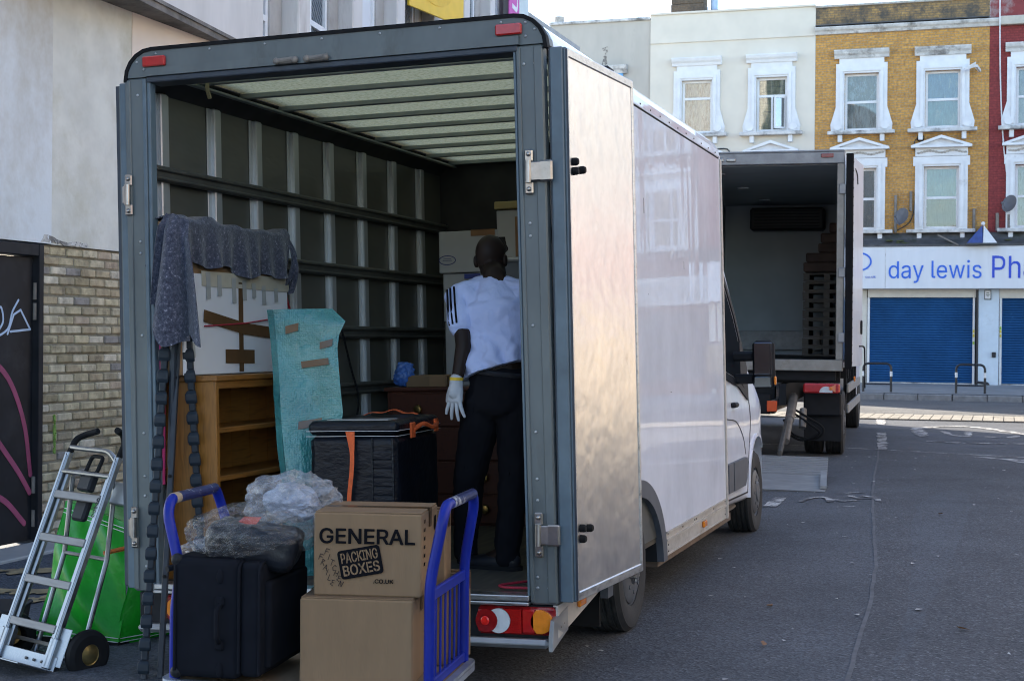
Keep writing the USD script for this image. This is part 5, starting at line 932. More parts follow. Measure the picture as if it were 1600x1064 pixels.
pad = [tm(displace(bx(X1-.125, X1-.025, Y0-.009, Y0+.0, .03+.045*i, .072+.045*i, .008), .003, 20, i)) for i in range(14)]
T.part('padded_rib', pad, pvc_black, smooth=60)
T.part('strap', grid(lambda u, v: (X1-.245+.012*math.sin(5*v)+(.048-.026*min(1, v*4))*(u-.5)+.004, Y0-.018-.012*math.sin(3*v), Z1-.055-.43*v), 6, 40, .003), orange_web, label='long hanging orange strap')
T.part('strap', [tube(spline([(X1+.016, Y0+.22, Z1-.06), (X1+.03, Y0+.36, Z1-.035), (X1+.04, Y0+.5, Z1-.06), (X1+.02, Y0+.64, Z1-.045)], 8), .012, 8), bx(X1+.010, X1+.022, Y0+.18, Y0+.25, Z1-.10, Z1-.02, .004), bx(X1+.010, X1+.022, Y0+.6, Y0+.66, Z1-.09, Z1-.02, .004)], orange_web, label='orange side handle')
T.part('strap', [grid(lambda u, v: (-.06+.30*v-.16, .12+.04*(u-.5)+.03*math.sin(4*v), Z1+.008+.022*math.sin(3.14*v)+.006*math.sin(15*v)), 5, 30, .003)], orange_web, label='orange lid handle')
T.part('lid_label', bx(X0+.08, X1-.06, Y0+.05, Y0+.20, Z1-.001, Z1+.003), clear_tape)
# chest of drawers and what stands on it
T = vt('chest_of_drawers', 'dark red wooden chest of drawers with brass knobs deep inside the van', 'chest of drawers', (-.2, 2.9, FZ))
cx0, cx1, cy0 = -.82, .25, 2.62
T.part('carcass', bx(cx0, cx1, cy0+.02, 3.1, FZ, 1.325, .004), cherry); T.part('top_board', bx(cx0-.015, cx1+.015, cy0-.01, 3.11, 1.326, 1.352, .006), cherry)
for i, (a, b) in enumerate(((1.09, 1.31), (.865, 1.08), (.645, .855), (.45, .635))):
    d = T.part('drawer_front', bx(cx0+.03, cx1-.03, cy0, cy0+.019, a, b, .006), cherry)
    for x in (-.585, -.125): T.part('knob', lathe([(0, .045), (.026, .04), (.032, .028), (.014, .014), (.02, 0)], 'y', 20, (x, cy0, (a+b)/2+.005)) if False else xf(Rm(math.pi, [0, 0, 1], (x, cy0, 0)), lathe([(0, .045), (.026, .04), (.032, .028), (.014, .014), (.02, 0)], 'y', 20, (x, cy0, (a+b)/2+.005))), brass, d)
T = vt('carton', 'low brown carton lying on the chest of drawers', 'carton', (-.55, 2.75, 1.353))
T.part('body', bx(-.69, -.40, 2.66, 2.95, 1.353, 1.43, .004), cardboard); T.part('flap', bx(-.52, -.41, 2.655, 2.659, 1.356, 1.428), card_dark)
single('plastic_bag', xf(VAN, displace(displace(sphere((-.72, 2.7, 1.44), .085, 4, (.8, .6, 1.0)), .05, 9, 8), .02, 26, 9)), blue_bag_m, label='crumpled blue plastic bag on the chest of drawers', cat='bag', smooth=20)
# archive boxes stacked at the far end
def carton(name, label, x0, x1, y0, y1, z0, z1, m, tape=None, extra=None, group=None, lid=False):
    T = vt(name, label, 'box', ((x0+x1)/2, (y0+y1)/2, z0), group=group)
    T.part('body', displace(tm(m3.Manifold.hull_points(np.asarray(bx(x0, x1, y0, y1, z0, z1, .006).vertices)).refine_to_length(.12)), .003, 5, int(x0*100) % 50), m, smooth=20)
    if lid: T.part('lid', bx(x0-.008, x1+.008, y0-.008, y1+.008, z1-.05, z1+.004, .004), m)
    if tape is not None: T.part('tape', [bx(tape[0], tape[1], y0-.006, y0-.0035, tape[2], z1+.001), bx(tape[0], tape[1], y0-.006, y1, z1+.003, z1+.005)], mat_brown_paper)
    if extra: extra(T)
    return T
mat_brown_paper = mat('brown_paper_tape', (.24, .12, .05), .6, var=.15)
def oval(T):
    B = basis((-.62, 3.313, 2.235), (1, 0, 0), (0, 0, 1)); e = affinity.scale(Point(0, 0).buffer(.05, quad_segs=10), 1.3, .7)
    T.part('logo', xf(B, prism(unary_union([e.difference(e.buffer(-.006)), sbox(-.035, -.004, .035, .0), sbox(-.03, .008, .03, .011)]), 0, .001, 'z')), mat('dark_blue_print', (.03, .035, .15), .6))
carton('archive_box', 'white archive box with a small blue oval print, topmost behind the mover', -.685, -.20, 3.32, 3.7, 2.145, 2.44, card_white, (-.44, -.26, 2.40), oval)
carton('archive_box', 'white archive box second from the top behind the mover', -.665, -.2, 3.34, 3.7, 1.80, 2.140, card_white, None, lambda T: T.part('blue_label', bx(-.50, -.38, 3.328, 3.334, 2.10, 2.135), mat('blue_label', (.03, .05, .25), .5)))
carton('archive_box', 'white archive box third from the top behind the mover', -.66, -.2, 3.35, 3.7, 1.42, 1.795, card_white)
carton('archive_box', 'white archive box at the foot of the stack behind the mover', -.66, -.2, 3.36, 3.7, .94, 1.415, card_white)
carton('carton', 'plain carton at the very bottom of the white stack', -.66, -.2, 3.36, 3.7, FZ, .935, cardboard)
carton('carton', 'black box right of the mover head', -.33, -.12, 3.3, 3.6, 2.00, 2.39, pvc_black)
carton('carton', 'brown carton below the black box right of the mover head', -.26, -.11, 3.35, 3.75, FZ, 1.995, cardboard)
carton('archive_box', 'pale tall box with a brown corner near the van roof', -.24, .16, 3.3, 3.7, 2.235, 2.57, card_white, None, lambda T: (T.part('side_strip', bx(-.10, -.01, 3.288, 3.296, 2.24, 2.52), mat_brown_paper), T.part('hole', cyl((-.03, 3.285, 2.44), (-.03, 3.29, 2.44), .03, 12), black_rubber)))
carton('carton', 'flat yellowish box lid lying on the tall pale box', -.25, .18, 3.28, 3.72, 2.578, 2.63, mat('straw_card', (.34, .27, .12), .8))
T = vt('storage_tub', 'translucent plastic storage tub with a pale lid right of the mover', 'tub', (-.0, 3.4, 1.9))
T.part('tub', hull([(-.16, 3.22, 2.20), (.2, 3.22, 2.20), (-.16, 3.6, 2.20), (.2, 3.6, 2.20), (-.13, 3.25, 1.88), (.17, 3.25, 1.88), (-.13, 3.57, 1.88), (.17, 3.57, 1.88)]), mat('frosted_plastic', (.16, .18, .21), .3, var=.1)); T.part('lid', bx(-.19, .23, 3.19, 3.63, 2.203, 2.232, .012), mat('pale_lid', (.42, .44, .46), .4)); T.part('clip', sphere((.0, 3.215, 1.98), .012, 1), steel_bright)
carton('carton', 'brown carton carrying the storage tub', -.105, .3, 3.2, 3.65, FZ, 1.875, cardboard)
# ropes and cables
single('rope', xf(VAN, tube(spline([(1.0, .36, .447), (.90, .33, .447), (.82, .24, .447), (.785, .17, .447), (.83, .12, .447), (.92, .115, .447), (1.02, .11, .447)], 10), .0065, 8)), red_cord, label='red braided rope lying on the load floor by the right post', cat='rope')
T = vt('lashing_cord', 'red cords hooked on a wall rail above the teal panel', 'cord', (-1.02, 1.5, 1.9))
T.part('cord', tube(spline([(-1.03, 1.42, 2.14), (-1.02, 1.43, 1.95), (-1.01, 1.46, 1.80)]), .007, 6), red_cord); T.part('cord', tube(spline([(-1.03, 1.48, 2.14), (-1.02, 1.55, 1.95), (-1.0, 1.62, 1.78)]), .007, 6), red_cord); T.part('hook', bx(-1.03, -1.01, 1.43, 1.455, 1.84, 1.93, .005), black_plastic)
single('cable', xf(VAN, tube(spline([(-1.01, 2.35, 1.73), (-1.0, 2.45, 1.5), (-.98, 2.52, 1.30), (-.97, 2.45, 1.15), (-.98, 2.3, 1.10)], 8), .008, 6)), black_rubber, label='thin black cable hanging down the left van wall', cat='cable')
single('wooden_post', xf(VAN, bx(-.72, -.66, 1.46, 1.53, FZ, 1.50, .004)), pine_end, label='narrow pine upright at the far end of the bookcase', cat='post')

# ------------------------------------------------------------------ the mover
skin_m = mat('dark_brown_skin', (.020, .0115, .0085), .5, spec=.22, var=.12, scale=12)
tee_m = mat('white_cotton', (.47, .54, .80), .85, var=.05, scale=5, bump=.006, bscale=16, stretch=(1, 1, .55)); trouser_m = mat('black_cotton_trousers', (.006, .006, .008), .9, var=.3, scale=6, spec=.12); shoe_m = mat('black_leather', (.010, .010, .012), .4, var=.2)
glove_m = mat('grey_work_glove', (.46, .47, .50), .85, var=.12, scale=14, bump=.001, bscale=150, col2=(.28, .30, .38), thr=(.56, .7)); yellow_m = mat('yellow_cuff', (.65, .42, .03), .7)
ICO = trimesh.creation.icosphere(subdivisions=2).vertices
def limb(chain):
    out = []
    for (p, r), (q, s) in zip(chain, chain[1:]):
        r, s = (np.broadcast_to(np.array(k, float), 3) for k in (r, s)); out.append(m3.Manifold.hull_points(np.vstack([ICO*r+p, ICO*s+q])))
    return out
def flesh(chains, res=.02, it=12):
    m = m3.Manifold.batch_boolean([b for c in chains for b in limb(c)], m3.OpType.Add).refine_to_length(res)
    g = tm(m); g.merge_vertices(); trimesh.smoothing.filter_taubin(g, .5, .53, it); return g
# joints
neck, head = (.512, .985, 1.99), (.458, 1.085, 2.100)
shL, shR = (.345, .90, 1.875), (.745, .96, 1.89); elL, elR = (.40, .79, 1.615), (.80, 1.13, 1.60); wrL, wrR = (.375, .735, 1.415), (.66, 1.32, 1.50)
chest, waist, pelv = (.545, .92, 1.74), (.57, .86, 1.50), (.575, .86, 1.36)
hpL, hpR = (.485, .86, 1.31), (.665, .88, 1.31); knL, knR = (.375, .90, .90), (.66, .82, .92); anL, anR = (.315, 1.0, .53), (.635, .76, .53)
P = vt('person', 'person in a white T-shirt and black trousers standing in the van with back turned', 'person', (.55, .85, FZ))
def finger(base, d, L, r, curl):
    b, d = np.array(base), np.array(d, float); d /= np.linalg.norm(d); out = [(b, r)]
    for i, f in enumerate((.45, .32, .23)):
        b = b+d*L*f; out.append((b, r*(1-.12*(i+1)))); d = d+np.array(curl); d /= np.linalg.norm(d)
    return out
def hand(w, down, across, k=1.0):
    """palm from the wrist w along 'down', fingers spread along 'across'."""
    w, down, across = (np.array(v, float) for v in (w, down, across)); down /= np.linalg.norm(down); across -= down*(across@down); across /= np.linalg.norm(across)
    pc = w+down*.085; ch = [[(w, .028*k), (w+down*.045, (.034*k))], [(w+down*.035-across*.022, .019*k), (pc-across*.03, .0155*k)], [(w+down*.035+across*.02, .019*k), (pc+across*.03, .0155*k)], [(w+down*.04, .021*k), (pc, .0165*k)], [(pc-across*.03, .0155*k), (pc+across*.03, .0155*k)]]
    nrm = np.cross(down, across)
    for o, L, sp in ((-.032, .072, -.45), (-.011, .085, -.15), (.011, .082, .12), (.031, .066, .42)): ch.append(finger(pc+across*o+down*.004, down+across*sp, L*k, .0098*k, nrm*.16))
    ch.append([(w+down*.03+across*.03, .016*k), (w+down*.068+across*.062+nrm*.018, .0125*k), (w+down*.098+across*.075+nrm*.03, .0105*k)])
    return ch
body = flesh([[(np.array(head)+(0, .01, .02), (.082, .10, .105)), (np.array(head)+(.005, .02, -.06), (.066, .078, .07)), (neck, .062), (np.array(chest)+(0, 0, .12), (.11, .07, .06)), (chest, (.155, .095, .11)), (waist, (.14, .095, .1)), (pelv, (.15, .11, .1))],
    [(np.array(neck)+(0, 0, -.05), .05), (shL, .056)], [(np.array(neck)+(0, 0, -.05), .05), (shR, .056)], [(shL, .056), (elL, .043), (wrL, .029)], [(shR, .056), (elR, .043), (wrR, .029)], [(pelv, .13), (hpL, .10), (knL, .062), (anL, .045)], [(pelv, .13), (hpR, .10), (knR, .062), (anR, .045)],
    [(anL, .045), (np.array(anL)+(-.03, .10, -.05), .035)], [(anR, .045), (np.array(anR)+(-.12, .04, -.05), .035)],
    [(np.array(head)+(-.084, .005, -.02), (.012, .022, .034)), (np.array(head)+(-.078, .01, -.02), (.012, .022, .034))], [(np.array(head)+(.084, .015, -.02), (.012, .022, .034)), (np.array(head)+(.078, .018, -.02), (.012, .022, .034))],
    [(np.array(head)+(0, .105, -.01), .014), (np.array(head)+(0, .115, -.035), .018)], [(np.array(head)+(0, .085, -.085), (.035, .022, .014)), (np.array(head)+(0, .088, -.075), (.03, .02, .012))]]
    + hand(wrL, (-.10, -.03, -1), (-.9, .35, 0), .98) + hand(wrR, (-.5, .8, -.1), (.8, .5, 0), .98), .017, 10)
bp = P.part('body', body, skin_m, smooth=True)
for s in (-1, 1): P.part('eye', sphere(np.array(head)+(s*.032, .097, .02), .012, 2), white_lens)
P.part('mouth', bx(head[0]-.022, head[0]+.022, head[1]+.104, head[1]+.109, head[2]-.068, head[2]-.062, .002), mat('lip', (.10, .035, .03), .5))
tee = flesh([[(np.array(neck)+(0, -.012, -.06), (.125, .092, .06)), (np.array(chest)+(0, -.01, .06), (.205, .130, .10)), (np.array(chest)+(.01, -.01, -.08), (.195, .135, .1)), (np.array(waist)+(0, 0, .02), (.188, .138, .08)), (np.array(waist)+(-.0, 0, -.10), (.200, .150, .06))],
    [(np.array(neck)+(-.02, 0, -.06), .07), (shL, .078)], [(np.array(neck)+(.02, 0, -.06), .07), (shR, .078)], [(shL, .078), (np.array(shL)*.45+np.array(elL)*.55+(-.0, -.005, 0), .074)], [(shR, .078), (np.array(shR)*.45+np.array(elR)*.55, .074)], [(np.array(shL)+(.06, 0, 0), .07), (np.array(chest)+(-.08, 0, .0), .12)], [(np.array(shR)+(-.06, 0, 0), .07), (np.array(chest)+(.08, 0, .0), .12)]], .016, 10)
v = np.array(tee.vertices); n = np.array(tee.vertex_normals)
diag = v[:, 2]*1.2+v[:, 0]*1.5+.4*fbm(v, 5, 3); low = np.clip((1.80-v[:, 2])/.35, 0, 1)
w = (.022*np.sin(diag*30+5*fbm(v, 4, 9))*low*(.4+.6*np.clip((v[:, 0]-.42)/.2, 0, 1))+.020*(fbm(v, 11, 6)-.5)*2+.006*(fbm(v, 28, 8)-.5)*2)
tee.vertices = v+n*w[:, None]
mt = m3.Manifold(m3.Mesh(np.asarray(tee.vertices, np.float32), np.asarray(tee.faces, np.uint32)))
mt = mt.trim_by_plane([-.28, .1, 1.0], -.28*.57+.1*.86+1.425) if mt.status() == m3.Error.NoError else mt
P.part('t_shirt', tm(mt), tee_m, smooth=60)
for k in range(3):
    th = 1.55+.30*k; d0 = np.array(elL)-np.array(shL); d0 /= np.linalg.norm(d0); a = np.cross(d0, [0, 1, 0]); a /= np.linalg.norm(a); b = np.cross(d0, a)
    pts = [np.array(shL)+d0*t+(a*math.cos(th)+b*math.sin(th))*(.0815+.002*math.sin(20*t)) for t in np.linspace(-.03, .185, 14)]
    P.part('sleeve_stripe', tube(pts, .0055, 6), trouser_m)
tr = flesh([[(np.array(waist)+(0, 0, -.03), (.155, .112, .04)), (pelv, (.172, .138, .07)), (np.array(pelv)+(0, -.015, -.06), (.16, .135, .09))], [(hpL, .115), (knL, .083), (np.array(anL)+(0, 0, .03), .068), (np.array(anL)+(0, 0, -.035), .066)], [(hpR, .115), (knR, .083), (np.array(anR)+(0, 0, .03), .068), (np.array(anR)+(0, 0, -.035), .066)]], .022, 8)
P.part('trousers', displace(displace(tr, .014, 9, 2), .008, 24, 4), trouser_m, smooth=True)
for a, d in ((anL, (-.05, .19, 0)), (anR, (-.22, .06, 0))):
    a, d = np.array(a), np.array(d); s = flesh([[(a+(0, 0, -.02), .055), (a+d*-.12+(0, 0, -.05), .046)], [(a+d*-.12+(0, 0, -.055), .044), (a+d*.6+(0, 0, -.058), (.048, .048, .040)), (a+d+(0, 0, -.066), (.044, .044, .030))]], .012, 6)
    m_ = m3.Manifold(m3.Mesh(np.asarray(s.vertices, np.float32), np.asarray(s.faces, np.uint32))).trim_by_plane([0, 0, 1], FZ+.001); P.part('shoe', tm(m_), shoe_m, smooth=50)
    so = prism(Polygon([(a+d*-.33)[:2], (a+d*1.25)[:2]]) if False else LineString([(a+d*-.15)[:2], (a+d*1.02)[:2]]).buffer(.048), FZ+.001, FZ+.022, 'z'); P.part('sole', so, black_rubber)
gl = flesh(hand(wrL, (-.10, -.03, -1), (-.9, .35, 0), 1.22)+[[(np.array(wrL)+(0, 0, .02), .036), (np.array(wrL)+(-.004, -.001, -.03), .036)]], .007, 6); P.part('glove', gl, glove_m, smooth=True)
P.part('cuff', tube([np.array(wrL)+(.001, 0, .018), np.array(wrL)+(.002, 0, .034)], .0375, 18), yellow_m); P.part('belt', tube([(.575+.158*math.cos(t), .86+.118*math.sin(t), 1.465-.02*math.cos(t)) for t in np.linspace(0, 6.28, 30)], .014, 6), shoe_m)

# ================================================================== things on the ground behind the van
blue_steel = mat('chipped_blue_steel', (.006, .018, .24), .38, var=.15, scale=8, spec=.3, col2=(.10, .10, .16), thr=(.66, .72))
deck_ply = mat('trolley_deck_ply', (.30, .21, .13), .7, var=.15, scale=4, stretch=(6, 1, 1)); zinc_edge = mat('zinc_edge_strip', (.34, .38, .45), .45, metal=.7, var=.2, scale=8)
suit_m = mat('black_suitcase_fabric', (.007, .008, .012), .85, var=.25, scale=8, spec=.12, bump=.0008, bscale=300)
ink = mat('black_print', (.008, .008, .010), .9, spec=.05); pen = mat('pen_ink', (.03, .026, .03), .9, spec=.05)
film = usdkit.material(stage, '/World/Looks/clear_plastic_film', {
    'tc': ('texture_coordinate', {}), 'n': ('noise_texture', {'scale': 16.0, 'detail': 5.0, 'roughness': .6, 'distortion': 1.2}), 'b': ('bump', {'strength': 1.0, 'distance': .03}), 'f': ('layer_weight', {'blend': .45}), 'a': ('math', {'math_type': 'multiply_add', 'value2': .55, 'value3': .05, 'use_clamp': True}),
    't': ('transparent_bsdf', {'color': (.93, .94, .96)}), 'g': ('glossy_bsdf', {'color': (.95, .96, 1.0), 'roughness': .07}), 'd': ('diffuse_bsdf', {'color': (.62, .65, .72)}), 'm1': ('mix_closure', {'fac': .15}), 'm': ('mix_closure', {})},
    [('tc.object', 'n.vector'), ('n.fac', 'b.height'), ('b.normal', 'g.normal'), ('f.facing', 'a.value1'), ('a.value', 'm.fac'), ('t.BSDF', 'm.closure1'), ('g.BSDF', 'm1.closure1'), ('d.BSDF', 'm1.closure2'), ('m1.closure', 'm.closure2')], surface='m.closure')
film_thin = usdkit.material(stage, '/World/Looks/thin_clear_film', {
    'tc': ('texture_coordinate', {}), 'mp': ('mapping', {'scale': (1, .3, 1.4)}), 'n': ('noise_texture', {'scale': 22.0, 'detail': 4.0, 'roughness': .6, 'distortion': 1.5}), 'b': ('bump', {'strength': 1.0, 'distance': .03}), 'f': ('layer_weight', {'blend': .4}), 'a': ('math', {'math_type': 'multiply_add', 'value2': .38, 'value3': .03, 'use_clamp': True}),
    't': ('transparent_bsdf', {'color': (.96, .97, .98)}), 'g': ('glossy_bsdf', {'color': (1, 1, 1), 'roughness': .05}), 'm': ('mix_closure', {})},
    [('tc.object', 'mp.vector'), ('mp.vector', 'n.vector'), ('n.fac', 'b.height'), ('b.normal', 'g.normal'), ('f.facing', 'a.value1'), ('a.value', 'm.fac'), ('t.BSDF', 'm.closure1'), ('g.BSDF', 'm.closure2')], surface='m.closure')
# platform trolley. local x along the deck, y across it
TR = Tm(.335, -.90, 0)@Rm(math.radians(6.5), [0, 0, 1])
LX, LY, DZ = .575, .345, .25
T = Thing('platform_trolley', 'blue handled platform trolley loaded with cartons and a suitcase', 'trolley', (0, 0, 0), m=TR)
T.part('deck', bx(-LX, LX, -LY, LY, DZ-.03, DZ, .004), deck_ply)
T.part('edge_strip', [prism(rbox2(-LX-.02, -LY-.02, LX+.02, LY+.02, .07).difference(rbox2(-LX+.012, -LY+.012, LX-.012, LY-.012, .05)), z0, z1, 'z') for z0, z1 in ((DZ-.036, DZ-.012), (DZ-.009, DZ+.006))], zinc_edge)
for sx in (-1, 1):
    for sy in (-1, 1):
        c = T.part('castor', lathe([(.03, -.02), (.075, -.016), (.075, .016), (.03, .02), (.03, -.02)], 'x', 24, (sx*.42, sy*.24, .075+gz(.4, -1))), black_rubber); T.part('castor_fork', bx(sx*.42-.03, sx*.42+.03, sy*.24-.03, sy*.24+.03, .15, DZ-.03, .01), zinc_edge, c)
def handle(sx, ztop, bow):
    x = sx*(LX-.03); r = .0225; o = LY-.045
    pts = [(x, -o, DZ-.02), (x, -o, DZ+.30), (x-bow*.4, -o, DZ+.44), (x+sx*.045, -o+.02, ztop-.06), (x+sx*.05, -o+.06, ztop), (x+sx*.05, o-.06, ztop), (x+sx*.045, o-.02, ztop-.06), (x-bow*.4, o, DZ+.44), (x, o, DZ+.30), (x, o, DZ-.02)]
    h = T.part('handle', tube(rounded(pts, .09, 7), r, 14), blue_steel)
    T.part('cross_bar', [bar((x, -o+.02, DZ+.385), (x, o-.02, DZ+.385), .02, .045, ch=.004)], blue_steel, h); T.part('base_bar', bar((x, -o+.02, DZ+.025), (x, o-.02, DZ+.025), .022, .04, ch=.004), blue_steel, h)
    for i in range(6): yy = -o+.10+i*(2*o-.2)/5; T.part('rod', cyl((x, yy, DZ+.03), (x, yy, DZ+.38), .0055, 8), blue_steel, h)
    T.part('worn_grip', tube([(x+sx*.05, -o+.13, ztop+.0005), (x+sx*.05, o-.07, ztop+.0005)], r+.0008, 14), mat(f'scuffed_grip_{"left" if sx < 0 else "right"}', (.03, .035, .10), .25, var=.3, scale=20, col2=(.45, .46, .5), thr=(.55, .62)), h)
    if sx < 0: T.part('tape_wrap', tube([(x+sx*.05, -o+.08, ztop), (x+sx*.05, -o+.13, ztop)], r+.001, 14), mat('buff_tape', (.40, .31, .22), .7, var=.2), h)
handle(1, .995, .0); handle(-1, .985, -.06)
# cartons on the trolley
def flapbox(name, label, m, w, d, h, tape_m, group=None, mt=None):
    """local: front face at y = 0 facing -y, x to the right, z up."""
    B = Thing(name, label, 'carton', (0, 0, 0), m=m, group=group); mt = mt or cardboard
    B.part('body', displace(tm(m3.Manifold.hull_points(np.asarray(bx(-w/2, w/2, 0, d, 0, h, .006).vertices)).refine_to_length(.045)), .0035, 6, int(abs(m[0, 3])*100)), mt, smooth=25)
    B.part('flap', [bx(-w/2+.003, w/2-.003, .004, d/2-.003, h+.0015, h+.005, .001)], mt); B.part('flap', [bx(-w/2+.003, w/2-.003, d/2+.002, d-.004, h+.0015, h+.0052, .001)], mt)
    B.part('tape', [bx(-w/2-.002, w/2+.004, d/2-.028, d/2+.028, h+.0056, h+.0066), bx(w/2+.0035, w/2+.0048, d/2-.028, d/2+.028, h-.07, h+.006)], tape_m)
    return B
ck = math.radians(12)
def cm(x, y, z, a=ck): return Tm(x, y, z)@Rm(a, [0, 0, 1])
W1 = .447
B = flapbox('carton', 'printed GENERAL packing carton topmost on the trolley', cm(.625, -1.105, .613), W1, .40, .338, brown_tape)
FB = basis((0, -.0045, 0), (1, 0, 0), (0, 0, 1))
def ft(t, x0, x1, z, h, m, name, bold=True, rot=0, d=.0022):
    g = meshkit.text_mesh(t, 1.0, .003/h if False else .02, bold); b = g.bounds; g.apply_translation(-b[0]); g.apply_scale([(x1-x0)/(b[1][0]-b[0][0]), h/(b[1][1]-b[0][1]), d/.02])
    B.part(name, xf(FB@Tm(x0, z, 0)@Rm(rot, [0, 0, 1]), g), m)
ft('GENERAL', -.200, .197, .213, .064, ink, 'lettering')
lo = math.radians(11); LB_ = FB@Tm(-.105, .065, 0)@Rm(lo, [0, 0, 1])
blk = rbox2(0, 0, .178, .118, .014)
def tp(t, x0, x1, z0, z1):
    g = meshkit.text_mesh(t, 1.0, .02, True); b = g.bounds; g.apply_translation(-b[0]); g.apply_scale([(x1-x0)/(b[1][0]-b[0][0]), (z1-z0)/(b[1][1]-b[0][1]), .0008/.02]); g.apply_translation([x0, z0, 0]); return g
B.part('logo_block', xf(LB_, prism(blk, 0, .0016, 'z')), ink)
for t, x0, x1, z0, z1, cuts in (('PACKING', .012, .166, .064, .107, 7), ('BOXES', .012, .166, .012, .056, 5)): B.part('lettering', xf(LB_@Tm(0, 0, .0017), tp(t, x0, x1, z0, z1)), cardboard)
for x in np.linspace(.022, .156, 7): B.part('stencil_gap', xf(LB_, bx(x-.0012, x+.0012, .066, .105, .0024, .0028)), ink)
for x in np.linspace(.027, .150, 5): B.part('stencil_gap', xf(LB_, bx(x-.0012, x+.0012, .014, .054, .0024, .0028)), ink)
ft('.CO.UK', .025, .108, .055, .017, ink, 'lettering')
# pen scrawl: FITCHEN FRAILE, running down the face
H = {'F': [[(0, 0), (0, 1)], [(0, 1), (.6, 1)], [(0, .55), (.5, .55)]], 'I': [[(.2, 0), (.2, 1)]], 'T': [[(.35, 0), (.3, 1)], [(0, 1), (.7, .95)]], 'C': [[(.6, .85), (.3, 1), (.05, .5), (.3, .02), (.6, .15)]], 'H': [[(0, 0), (.05, 1)], [(.55, 0), (.6, 1)], [(.02, .5), (.58, .55)]], 'E': [[(.6, 1), (.15, .95), (.3, .55), (.05, .2), (.6, .05)], [(.3, .55), (.55, .6)]], 'N': [[(0, 0), (.1, 1), (.5, .05), (.65, 1)]], 'R': [[(0, 0), (.05, 1), (.5, .85), (.1, .5), (.6, 0)]], 'A': [[(0, 0), (.35, 1), (.65, 0)], [(.15, .4), (.55, .42)]], 'L': [[(.1, 1), (.05, 0), (.55, .05)]]}
def scrawl(word, x, z, s, ang):
    sw, ca = .024, math.radians(-20)
    lines = [[(i*s*.93*math.cos(ang)+(a*math.cos(ca)-b*math.sin(ca))*sw, i*s*.93*math.sin(ang)+(a*math.sin(ca)+b*math.cos(ca))*sw) for a, b in l] for i, c in enumerate(word) for l in H[c]]
    B.part('handwriting', xf(FB@Tm(x, z, 0), prism(unary_union([LineString(l).buffer(.0011, quad_segs=2) for l in lines]), 0, .0014, 'z')), pen)
scrawl('FITCHEN', -.178, .170, .0255, math.radians(-66)); scrawl('FRAILE', -.203, .148, .0245, math.radians(-66))
SB = basis((W1/2+.0045, 0, 0), (0, 1, 0), (0, 0, 1))
for i in range(6): B.part('side_print', xf(SB, prism(unary_union([LineString([(.03+.006*k, .30-.035*i), (.033+.006*k, .312-.035*i)]).buffer(.0012) for k in range(5)]), 0, .001, 'z')), ink)
for i in range(3): B.part('side_bar', xf(SB, sbx := bx(.30, .335, .06+.09*i, .12+.09*i, 0, .001)), ink)
flapbox('carton', 'plain brown carton carrying the GENERAL carton at the front of the trolley', cm(.60, -1.16, .252), .465, .42, .355, brown_tape)
B = flapbox('carton', 'tall brown carton standing behind the front cartons on the trolley', cm(.655, -.70, .252), .30, .16, .665, brown_tape)
B = flapbox('carton', 'low carton with black side print at the back of the trolley', cm(.70, -.66, .252) if False else cm(.735, -.54, .252, math.radians(8)), .22, .12, .375, brown_tape)
SB = basis((.11+.004, 0, 0), (0, 1, 0), (0, 0, 1))
for i in range(7): B.part('side_print', xf(SB, bx(.02, .05, .05+.04*i, .07+.04*i, 0, .001)), ink)
# second carton's printed right side
# suitcase
SC = TR@Tm(-.295, -.36, DZ+.002)
T = Thing('suitcase', 'large black fabric suitcase standing on the left of the trolley', 'suitcase', (0, 0, 0), m=SC)
def soft(x0, x1, y0, y1, z0, z1, r=.035, res=.04):
    m = m3.Manifold.hull_points(np.vstack([ICO*r+(x, y, z) for x in (x0+r, x1-r) for y in (y0+r, y1-r) for z in (z0+r, z1-r)])).refine_to_length(res); return displace(tm(m), .004, 7, 3)
T.part('shell', soft(-.235, .066, -.02, .55, .02, .515), suit_m, smooth=True); T.part('front_shell', soft(.058, .155, -.015, .545, .03, .505, .03), suit_m, smooth=True); T.part('pocket', soft(.13, .178, .03, .50, .06, .42, .02), suit_m, smooth=True)
T.part('zip_piping', [tube(rounded([(x, -.022, .05), (x, -.022, .50), (x, .50, .512), (x, .50, .05)], .05), .007, 8) for x in (.062, .15, -.215)], suit_m)
T.part('carry_handle', [tube(rounded([(-.02, -.02, .33), (-.02, -.055, .31), (-.02, -.055, .19), (-.02, -.02, .17)], .02), .012, 8), bx(-.04, .0, -.035, -.015, .32, .36, .008), bx(-.04, .0, -.035, -.015, .14, .18, .008)], suit_m)
[T.part('side_foot', sphere((-.02, -.016, z), .016, 2, (1, 1, 2.0)), suit_m) for z in (.44, .06)]; [T.part('corner_guard', hull(ICO*.026+(-.215, .0, z)), black_plastic) for z in (.04, .5)]
T.part('top_handle', tube(rounded([(-.22, .10, .48), (-.25, .06, .46), (-.27, .02, .455)], .03), .013, 8), black_plastic)
